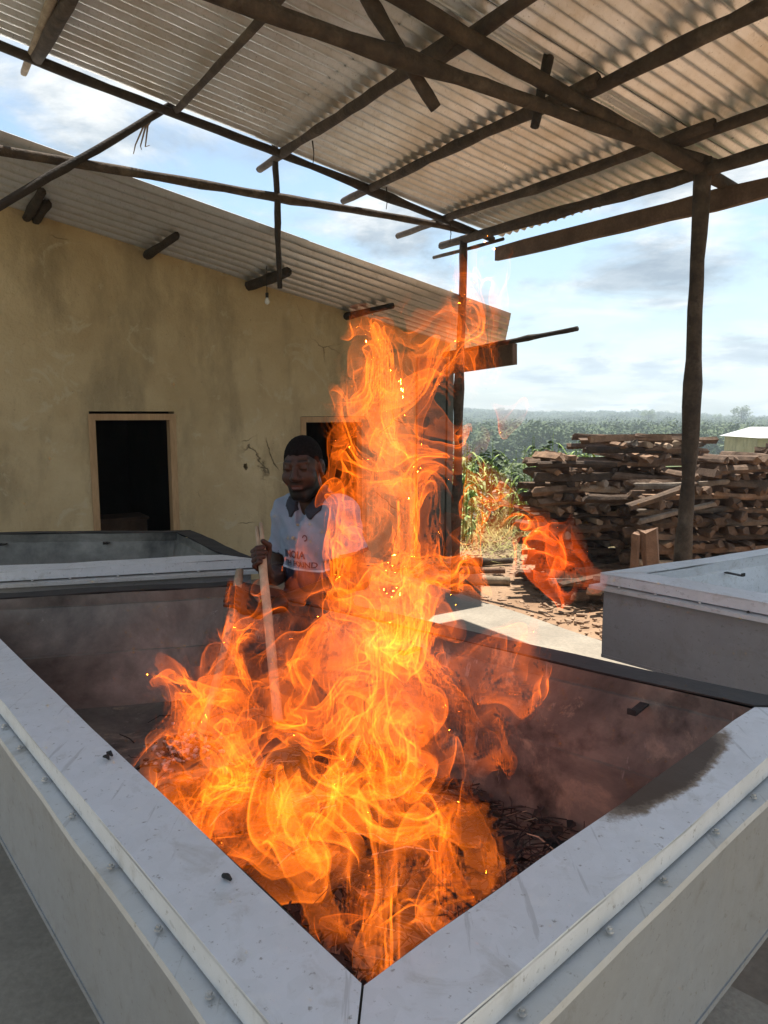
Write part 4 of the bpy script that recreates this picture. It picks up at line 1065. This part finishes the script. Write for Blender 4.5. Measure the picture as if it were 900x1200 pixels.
for sh, el in ((sh_r, el_r), (sh_l, el_l)):                       # cut the sleeves off square, open inside
    d = (el-sh).normalized(); e2 = sh.lerp(el, .60)
    pl = (G[0]-e2.x)*d.x+(G[1]-e2.y)*d.y+(G[2]-e2.z)*d.z; near = (np.sqrt((G[0]-e2.x)**2+(G[1]-e2.y)**2+(G[2]-e2.z)**2) < .13) & (((G[0]-PB.x)*Lf.x+(G[1]-PB.y)*Lf.y) * (1 if sh is sh_l else -1) > .105)
    shirt.F = np.where(near, np.maximum(shirt.F, pl), shirt.F)
shirt.F = np.maximum(shirt.F, 1.005-G[2]).astype(np.float32)
shirt.cap(pw(0, .02, 1.44), hp(0, -.015, -.03), .054, .054, .004, True)
shirt.cap(pw(.0, .115, 1.36), pw(.0, .085, 1.45), .016, .036, .006, True)         # open neck
SF0 = shirt.F.copy(); sme, SVt, SQ = shirt.mesh('shirt')
m, t, b = new_mat('light_blue_knit'); co = obj_co(t); sp_ = t.new('ShaderNodeSeparateXYZ'); t.ln(world_co(t), sp_.inputs[0])
c = t.ramp(t.noise(co, 9, 5, .6), [(.3, (.17, .20, .25)), (.7, (.235, .265, .32))])
band = t.math('GREATER_THAN', sp_.outputs[2], 1.172); c = t.mix(band, (.030, .035, .06), c)
c = t.mix(t.math('COMPARE', sp_.outputs[2], 1.174, .004), c, (.55, .58, .60))
t.ln(c, b.inputs['Base Color']); b.inputs['Roughness'].default_value = .9; bump(t, b, t.noise(co, 420, 2, .5), .3, .001); M['shirt'] = m
m, t, b = new_mat('navy_cloth'); b.inputs['Base Color'].default_value = (.018, .02, .03, 1); b.inputs['Roughness'].default_value = .9; bump(t, b, t.noise(obj_co(t), 300, 2), .3, .001); M['navy'] = m
m, t, b = new_mat('dark_print'); b.inputs['Base Color'].default_value = (.022, .028, .05, 1); b.inputs['Roughness'].default_value = .8; M['print'] = m
shirt_o = keep(link_mesh('shirt', sme, M['shirt'], None, True), person)
bvh = BVHTree.FromPolygons([tuple(v) for v in SVt.tolist()], SQ.tolist())
def onshirt(p, d, off_=.002):
    h_ = bvh.ray_cast(Vector(p)-Vector(d)*.4, Vector(d)); return (h_[0]+h_[1]*off_, h_[1]) if h_[0] else (Vector(p), -Vector(d))
# collar, placket buttons, sleeve trims
nk0 = pw(0, .03, 1.40); G0 = [g_-c_ for g_, c_ in zip(G, nk0)]
nkd = np.sqrt(G0[0]**2+G0[1]**2); fwd = G0[0]*Fw.x+G0[1]*Fw.y; lat = G0[0]*Lf.x+G0[1]*Lf.y
lim = .098+.028*np.clip(fwd/.1, 0, 1)*np.clip(np.abs(lat)/.045, 0, 1)
notch = np.where(fwd > 0, (.016+.40*np.clip(G[2]-1.385, 0, .1))-np.abs(lat), -1)
CO = np.maximum(np.maximum(SF0-.0075, nkd-lim), np.maximum(notch, 1.418-.045*np.exp(-((np.abs(lat)-.055)/.030)**2)*(fwd > 0)-G[2])); CO = np.maximum(CO, -(SF0+.010)).astype(np.float32)
cV, cQ = surface_nets(CO, shirt.lo, shirt.h); keep(link_mesh('collar', np_mesh('collar', cV, cQ), M['navy'], None, True), person)
for z in (1.345, 1.30):
    p_, n_ = onshirt(pw(-.004, .2, z), -Fw, .003); keep(MB().tube([p_, p_+n_*.004], .0065, 10).build('button', M['stick']), person)
for sh, el in ((sh_r, el_r), (sh_l, el_l)):
    d = (el-sh).normalized(); c_ = sh.lerp(el, .60); a_ = d.orthogonal().normalized(); b_ = d.cross(a_); V = []; F = []
    for i in range(20):
        th_ = 2*math.pi*i/20; o_ = a_*math.cos(th_)+b_*math.sin(th_)
        V += [c_+o_*.0645-d*.012, c_+o_*.0665-d*.006, c_+o_*.0655+d*.004, c_+o_*.052+d*.003]
    for i in range(20):
        for j in range(4): k_ = (i+1) % 20; F.append((i*4+j, i*4+(j+1) % 4, k_*4+(j+1) % 4, k_*4+j))
    keep(MB().add(V, F).build('sleeve_trim', M['navy'], None, True), person)
# printed lettering on the chest and the small badge
def letters(txt, size, l, z, name):
    cu = bpy.data.curves.new(name, 'FONT'); cu.body = txt; cu.size = size; cu.offset = size*.025; cu.resolution_u = 3
    to = bpy.data.objects.new(name, cu); COL.objects.link(to); dg = bpy.context.evaluated_depsgraph_get(); me = bpy.data.meshes.new_from_object(to.evaluated_get(dg)); bpy.data.objects.remove(to)
    bm = bmesh.new(); bm.from_mesh(me); bmesh.ops.subdivide_edges(bm, edges=[e for e in bm.edges if e.calc_length() > .012], cuts=1); 
    for v in bm.verts: p_, n_ = onshirt(pw(l, .3, z)+Lf*v.co.x+UP*v.co.y, -Fw, .0022); v.co = p_
    bm.to_mesh(me); bm.free(); keep(link_mesh(name, me, M['print']), person)
letters('INOIA', .040, -.062, 1.221, 'lettering'); letters('TH FOUND', .031, -.066, 1.187, 'lettering')
p_, n_ = onshirt(pw(.045, .3, 1.302), -Fw, .0025); a_ = n_.orthogonal().normalized(); b_ = n_.cross(a_); V = []; F = []
for i in range(14):
    th_ = R(40+280*i/13); V += [p_+(a_*math.cos(th_)+b_*math.sin(th_))*.013, p_+(a_*math.cos(th_)+b_*math.sin(th_))*.008]
keep(MB().add(V, [(i*2, i*2+1, i*2+3, i*2+2) for i in range(13)]).build('badge', M['print']), person)
# trousers and shoes (below the rim)
tr_ = SDF((-.60, 2.68, .04), (.10, 3.25, 1.09), .011)
tr_.ell(pw(0, 0, .98), (.165, .120, .13), fr, .03)
for sgn in (-1, 1):
    hip, kn, an = pw(.088*sgn, 0, .93), pw(.10*sgn, .04, .52), pw(.115*sgn, -.01, .11); tr_.cap(hip, kn, .100, .078, .03); tr_.cap(kn, an, .078, .066, .02)
tme, _, _ = tr_.mesh('trousers'); keep(link_mesh('trousers', tme, M['navy'], None, True), person)
for sgn in (-1, 1):
    a = pw(.115*sgn, -.03, .045); s3 = SDF(np.array(a)-.3, np.array(a)+.3, .008); s3.cap(a, a+Fw*.17, .045, .038, .02); s3.F = np.maximum(s3.F, .002-(s3.lo[2]+s3.h*np.arange(s3.n[2]))[None, None, :]).astype(np.float32)
    x, _, _ = s3.mesh('shoe'); keep(link_mesh('shoe', x, M['black'], None, True), person)
# yellow band on the left wrist
d = (el_l-wr_l).normalized(); c_ = wr_l+d*.035; a_ = d.orthogonal().normalized(); b_ = d.cross(a_)
m, t, b = new_mat('yellow_wristband'); b.inputs['Base Color'].default_value = (.62, .52, .06, 1); b.inputs['Roughness'].default_value = .5; M['band'] = m
keep(MB().tube([c_+(a_*math.cos(R(15*i))+b_*math.sin(R(15*i)))*.034 for i in range(25)], .0042, 6, 0, False).build('wristband', M['band'], None, True), person)
# stick: split at the upper end into two prongs
X = sa.cross(Vector((0, 1, 0))).normalized(); Y = sa.cross(X).normalized(); mb = MB()
pts = [st_bot.lerp(st_top, u) for u in np.linspace(0, .86, 12)]
mb.tube(pts, [.0155*(1+rng.uniform(-.06, .06)) for _ in pts], 9, .05)
for sg, ex in ((-1, .0), (1, -.012)): mb.tube([pts[-1]+X*sg*.0075-sa*.02, pts[-1]+X*sg*.0078+sa*.03, st_top+X*sg*.008+sa*ex], [.0095, .0088, .0075], 7, .06)
tag(mb.build('stirring_stick', M['stick'], None, True), 'pale peeled stick with split upper end gripped in the right hand of the man', 'stick')
mid = p2_bot.lerp(p2_top, .5)+Vector((.028, -.0, .01)); pts = [((1-u)**2)*p2_bot+2*u*(1-u)*mid+u*u*p2_top for u in np.linspace(0, 1, 12)]
tag(MB().tube(pts, [.0145*(1+rng.uniform(-.08, .08)) for _ in pts], 9, .05).build('bent_pole', M['bark_pale'], None, True), 'slightly bent grey brown pole dipping into the vat by its far corner', 'pole')
# ------------------------------------------------------------------ fire: thin luminous gas sheets, folded by a turbulent flow
def periodic_noise(n, lo, hi, seed):
    r_ = np.random.RandomState(seed); F_ = np.fft.rfftn(r_.randn(n, n, n).astype(np.float32)); k = np.fft.fftfreq(n)*n; kz = np.fft.rfftfreq(n)*n
    kk = np.sqrt(k[:, None, None]**2+k[None, :, None]**2+kz[None, None, :]**2); w = np.exp(-((kk-lo)/max(hi-lo, .5))**2); w[0, 0, 0] = 0
    o = np.fft.irfftn(F_*w, s=(n, n, n)); return (o/o.std()).astype(np.float32)
NN = 48
def curl_field(seed):
    A = [periodic_noise(NN, 3, 5, seed+i) for i in range(3)]
    g = lambda a, ax: (np.roll(a, -1, ax)-np.roll(a, 1, ax))
    v = np.stack([g(A[2], 1)-g(A[1], 2), g(A[0], 2)-g(A[2], 0), g(A[1], 0)-g(A[0], 1)], -1); return (v/v.std()).astype(np.float32)
CF1, CF2, SN1, SN2 = curl_field(3), curl_field(23), periodic_noise(NN, 3, 4.5, 51), periodic_noise(NN, 2, 3, 61)
def samp(vol, p):
    """trilinear, wrapped; p in cells (N,3)"""
    i = np.floor(p).astype(np.int32); f_ = (p-i).astype(np.float32); i0 = i % NN; i1 = (i0+1) % NN; out = 0
    for a in (0, 1):
        wx = f_[:, 0] if a else 1-f_[:, 0]; ix = i1[:, 0] if a else i0[:, 0]
        for b_ in (0, 1):
            wy = wx*(f_[:, 1] if b_ else 1-f_[:, 1]); iy = i1[:, 1] if b_ else i0[:, 1]
            for c in (0, 1):
                w = wy*(f_[:, 2] if c else 1-f_[:, 2]); iz = i1[:, 2] if c else i0[:, 2]; q = vol[ix, iy, iz]
                out = out+(w[:, None]*q if q.ndim == 2 else w*q)
    return out
ASP = np.array([1.0, 1.0, .62], np.float32)
def flow_back(P_, seed_off, steps=7, dt=.016, sc=1.0):
    """follow the gas back along a swirling flow (world metres)"""
    q = P_.copy()
    for k in range(steps):
        v = samp(CF1, q*ASP*(42*sc)+seed_off)+.55*samp(CF2, q*ASP*(95*sc)+seed_off*2)
        q = q-dt*v*np.array([1, 1, 1.25], np.float32)
    return q
def flame_mesh(name, caps, h, thick, seed, levels=(0.0,), warp=1.0, freq=60, tear=.35, margin=.10):
    """caps: list of ((u,v,depth,r),(u,v,depth,r)); returns a closed-shell sheet mesh"""
    C_ = [(np.array(D(a[0], a[1], a[2]), np.float32), a[3], np.array(D(b_[0], b_[1], b_[2]), np.float32), b_[3]) for a, b_ in caps]
    lo = np.min([np.minimum(a-ra, b_-rb) for a, ra, b_, rb in C_], 0)-margin; hi = np.max([np.maximum(a+ra, b_+rb) for a, ra, b_, rb in C_], 0)+margin
    n = np.ceil((hi-lo)/h).astype(int)+1; ax = [lo[i]+h*np.arange(n[i], dtype=np.float32) for i in range(3)]
    def env(p):
        e = np.full(len(p), -9, np.float32)
        for a, ra, b_, rb in C_:
            d = b_-a; tt = np.clip(((p-a)@d)/max(d@d, 1e-6), 0, 1); e = np.maximum(e, (ra+(rb-ra)*tt)-np.sqrt(((p-a-tt[:, None]*d)**2).sum(1)))
        return e
    X, Y, Z = np.meshgrid(*ax, indexing='ij'); Pt = np.stack([X.ravel(), Y.ravel(), Z.ravel()], 1); e0 = env(Pt); act = e0 > -margin
    f_ = np.full(len(Pt), 1.0, np.float32); E_ = e0.copy()
    Pa = Pt[act]; q = flow_back(Pa, seed*7.3, dt=.0135*warp)
    ew = env(Pa+(q-Pa)*.55); E_[act] = ew
    fv = samp(SN1, q*ASP*freq+seed*3.1)+.35*samp(SN2, q*ASP*freq*2.2+seed)
    tv = samp(SN2, q*ASP*freq*.42+seed*9.7)
    f_[act] = fv; Tv = np.zeros(len(Pt), np.float32); Tv[act] = tv
    f_, E_, Tv = f_.reshape(n), E_.reshape(n), Tv.reshape(n); Vs, Fs, Ts = [], [], []; base = 0
    def at(vol, V):
        g = (V-lo)/h; i = np.clip(np.floor(g).astype(int), 0, np.array(n)-2); w = g-i; o = 0
        for a in (0, 1):
            for b_ in (0, 1):
                for c in (0, 1): o = o+(w[:, 0] if a else 1-w[:, 0])*(w[:, 1] if b_ else 1-w[:, 1])*(w[:, 2] if c else 1-w[:, 2])*vol[i[:, 0]+a, i[:, 1]+b_, i[:, 2]+c]
        return o
    fields = [(f_-l_, None) for l_ in levels]+[(-(E_-.020-.050*f_), 'skin')]
    for G_, kind in fields:
        V, Q = surface_nets(G_, lo, h)
        for it in range(2):                                           # relax the net a little
            acc = np.zeros_like(V); cn = np.zeros(len(V), np.float32)
            for a in range(4):
                b_ = (a+1) % 4; np.add.at(acc, Q[:, a], V[Q[:, b_]]); np.add.at(cn, Q[:, a], 1); np.add.at(acc, Q[:, b_], V[Q[:, a]]); np.add.at(cn, Q[:, b_], 1)
            V = np.where(cn[:, None] > 0, V*.45+.55*acc/np.maximum(cn, 1)[:, None], V).astype(np.float32)
        ev, tv = at(E_, V), at(Tv, V)
        if kind: w = np.clip((tv+tear)/.5, 0, 1)*np.clip((ev+.04)/.03, 0, 1)
        else: w = np.clip(ev/.035, 0, 1)*np.clip((tv+tear)/.6, 0, 1)
        keepf = (w[Q] > .0).any(1); Q = Q[keepf]; used = np.unique(Q); mp = -np.ones(len(V), np.int64); mp[used] = np.arange(len(used)); V, w, tv, Q = V[used], w[used], tv[used], mp[Q]
        N_ = np.zeros_like(V); fn = np.cross(V[Q[:, 2]]-V[Q[:, 0]], V[Q[:, 3]]-V[Q[:, 1]])
        for a in range(4): np.add.at(N_, Q[:, a], fn)
        N_ /= np.linalg.norm(N_, axis=1)[:, None]+1e-9; fu = fn/(np.linalg.norm(fn, axis=1)[:, None]+1e-12)
        t1 = np.cross(V[Q[:, 1]]-V[Q[:, 0]], V[Q[:, 2]]-V[Q[:, 0]]); t2 = np.cross(V[Q[:, 2]]-V[Q[:, 0]], V[Q[:, 3]]-V[Q[:, 0]])
        good = np.ones(len(Q), bool)
        for tn in (t1, t2):
            ln = np.linalg.norm(tn, axis=1)+1e-12
            for a in range(4): good &= (N_[Q[:, a]]*tn).sum(1)/ln > .25
        Q = Q[good]; Q = np.concatenate([Q[:, [0, 1, 2]], Q[:, [0, 2, 3]]])
        th_ = np.maximum(thick*w*(.55+.5*np.clip(tv+.4, 0, 1.6))*.5, .00022)
        m_ = len(V); E2 = np.concatenate([Q[:, [a, (a+1) % 3]] for a in range(3)]); key = np.sort(E2, 1); key = key[:, 0].astype(np.int64)*m_+key[:, 1]
        uq, inv, ct = np.unique(key, return_inverse=True, return_counts=True); bd = E2[ct[inv] == 1]
        Fs += [np.stack([bd[:, 1], bd[:, 0], bd[:, 0]+m_], 1)+base, np.stack([bd[:, 1], bd[:, 0]+m_, bd[:, 1]+m_], 1)+base]
        Vs += [V+N_*th_[:, None], V-N_*th_[:, None]]; Fs += [Q+base, Q[:, ::-1]+base+m_]; base += 2*m_
    return np_mesh(name, np.concatenate(Vs), np.concatenate(Fs))
def flame_mat(name, col, strength):
    m = bpy.data.materials.new(name); m.use_nodes = True; t = NT(m.node_tree); t.n.clear(); e = t.new('ShaderNodeEmission'); e.inputs[0].default_value = (*col, 1); e.inputs[1].default_value = strength
    o = t.new('ShaderNodeOutputMaterial'); t.ln(e.outputs[0], o.inputs['Volume']); return m
M['flame'] = flame_mat('flame_gas', (1.0, .150, .007), 17)
M['flame_hot'] = flame_mat('hot_flame_gas', (1.0, .18, .011), 15)
M['flame_thin'] = flame_mat('thin_red_flame_gas', (1.0, .11, .010), 17)
fire = empty('fire', (0.0, 1.5, RZ-.40), 'tall orange fire roaring up out of the nearest vat', 'fire')
def add_flame(name, caps, h, thick, seed, mat, **kw): return keep(link_mesh(name, flame_mesh(name, caps, h, thick, seed, **kw), M[mat], None, True), fire)
BODY = [((425, 1090, 1.02, .035), (400, 960, 1.20, .12)), ((400, 960, 1.20, .12), (340, 860, 1.45, .16)), ((260, 870, 1.75, .13), (185, 835, 1.95, .09)), ((250, 950, 1.45, .07), (270, 880, 1.6, .12)),
        ((340, 860, 1.45, .16), (420, 780, 1.75, .17)), ((420, 780, 1.75, .16), (545, 785, 1.85, .085)), ((545, 785, 1.85, .095), (605, 768, 1.95, .05)), ((575, 850, 1.75, .05), (580, 800, 1.85, .085)),
        ((480, 1000, 1.25, .07), (440, 860, 1.5, .14)), ((360, 1010, 1.18, .08), (380, 930, 1.3, .13)), ((530, 1040, 1.2, .035), (500, 950, 1.3, .055)), ((270, 960, 1.4, .07), (300, 880, 1.55, .14)), ((320, 790, 1.85, .11), (350, 740, 2.0, .10))]
COLUMN = [((440, 730, 1.9, .10), (450, 690, 2.0, .13)), ((450, 690, 2.0, .14), (452, 560, 2.1, .13)), ((452, 560, 2.1, .13), (480, 450, 2.2, .14)), ((480, 450, 2.2, .13), (530, 375, 2.25, .10)), ((505, 420, 2.25, .12), (540, 370, 2.25, .11)), ((540, 370, 2.25, .11), (560, 335, 2.25, .07)),
          ((410, 620, 2.15, .05), (425, 520, 2.2, .08)), ((425, 520, 2.2, .08), (440, 420, 2.25, .07)), ((480, 480, 2.2, .08), (520, 400, 2.25, .06)), ((440, 660, 2.1, .10), (480, 600, 2.1, .08)), ((505, 690, 2.1, .085), (520, 640, 2.15, .03)), ((533, 420, 2.2, .022), (532, 560, 2.2, .02)), ((530, 650, 2.15, .02), (520, 700, 2.1, .05))]
HAND = [((330, 770, 2.1, .085), (300, 710, 2.3, .055)), ((300, 710, 2.3, .055), (275, 680, 2.3, .02)), ((420, 700, 2.25, .07), (385, 640, 2.4, .045)), ((408, 640, 2.4, .03), (400, 575, 2.45, .020)), ((380, 640, 2.42, .022), (345, 655, 2.4, .012))]
add_flame('flame', BODY, .0074, .0030, 1.0, 'flame', freq=124, tear=.0)
add_flame('flame', COLUMN, .0074, .0032, 2.0, 'flame', warp=1.1, freq=120, tear=.30)
add_flame('flame', HAND, .0095, .0026, 3.0, 'flame', warp=1.0, freq=115, tear=.2)
TIP = [((470, 480, 2.2, .085), (505, 410, 2.22, .075)), ((505, 410, 2.22, .075), (528, 370, 2.25, .06)), ((528, 370, 2.25, .06), (540, 342, 2.25, .025)), ((440, 470, 2.2, .06), (450, 400, 2.2, .05))]
add_flame('flame', TIP, .0074, .0030, 5.0, 'flame', warp=.7, freq=125, tear=.75)
BED = [((430, 1120, 1.0, .03), (400, 1040, 1.12, .06)), ((400, 1040, 1.12, .06), (350, 960, 1.3, .09)), ((470, 1050, 1.15, .06), (520, 1020, 1.25, .05)), ((300, 950, 1.4, .08), (230, 900, 1.65, .08)), ((440, 980, 1.25, .07), (450, 880, 1.5, .08))]
add_flame('flame', BED, .0085, .0030, 4.0, 'flame_hot', freq=100, warp=.8, tear=.05)
DET = [((655, 685, 2.45, .055), (645, 655, 2.45, .085)), ((645, 655, 2.45, .085), (640, 625, 2.45, .05)), ((672, 676, 2.45, .05), (660, 642, 2.45, .05))]
f2 = empty('detached_flame', D(652, 690, 2.45), 'torn off orange flame curling in the air before the firewood stack', 'flame')
keep(link_mesh('flame', flame_mesh('flame', DET, .0075, .0036, 6.0, warp=.7, freq=110, tear=.6), M['flame_thin'], None, True), f2)
DET = [((555, 505, 2.6, .010), (575, 496, 2.6, .026)), ((575, 496, 2.6, .026), (606, 499, 2.6, .010))]
f3 = empty('detached_flame', D(580, 500, 2.6), 'small faint red flame scrap floating before the distant forest', 'flame')
keep(link_mesh('flame', flame_mesh('flame', DET, .0070, .0020, 8.0, warp=.8, freq=60, tear=.8), M['flame_thin'], None, True), f3)
DET = [((550, 630, 2.5, .05), (580, 600, 2.5, .06)), ((580, 600, 2.5, .06), (610, 615, 2.5, .04)), ((560, 590, 2.5, .05), (565, 560, 2.5, .03))]
f4 = empty('detached_flame', D(580, 625, 2.5), 'thin orange veil of flame hanging before the maize', 'flame')
keep(link_mesh('flame', flame_mesh('flame', DET, .0095, .0022, 9.0, warp=.8, freq=90, tear=.8), M['flame'], None, True), f4)
# ------------------------------------------------------------------ air that pales the distance
hzb = MB().box((0, 0, 27), 2150, 2150, 78).build('haze'); tag(hzb, kind='stuff')
m = bpy.data.materials.new('haze_air'); m.use_nodes = True; t = NT(m.node_tree); t.n.clear(); v = t.new('ShaderNodeVolumePrincipled'); v.inputs['Color'].default_value = (.74, .84, .94, 1); v.inputs['Density'].default_value = .0009; v.inputs['Anisotropy'].default_value = .2
o = t.new('ShaderNodeOutputMaterial'); t.ln(v.outputs[0], o.inputs['Volume']); hzb.data.materials.append(m)
print('script seconds', round(time.time()-T0, 1), 'faces', sum(len(o.data.polygons) for o in SC.objects if o.type == 'MESH'))
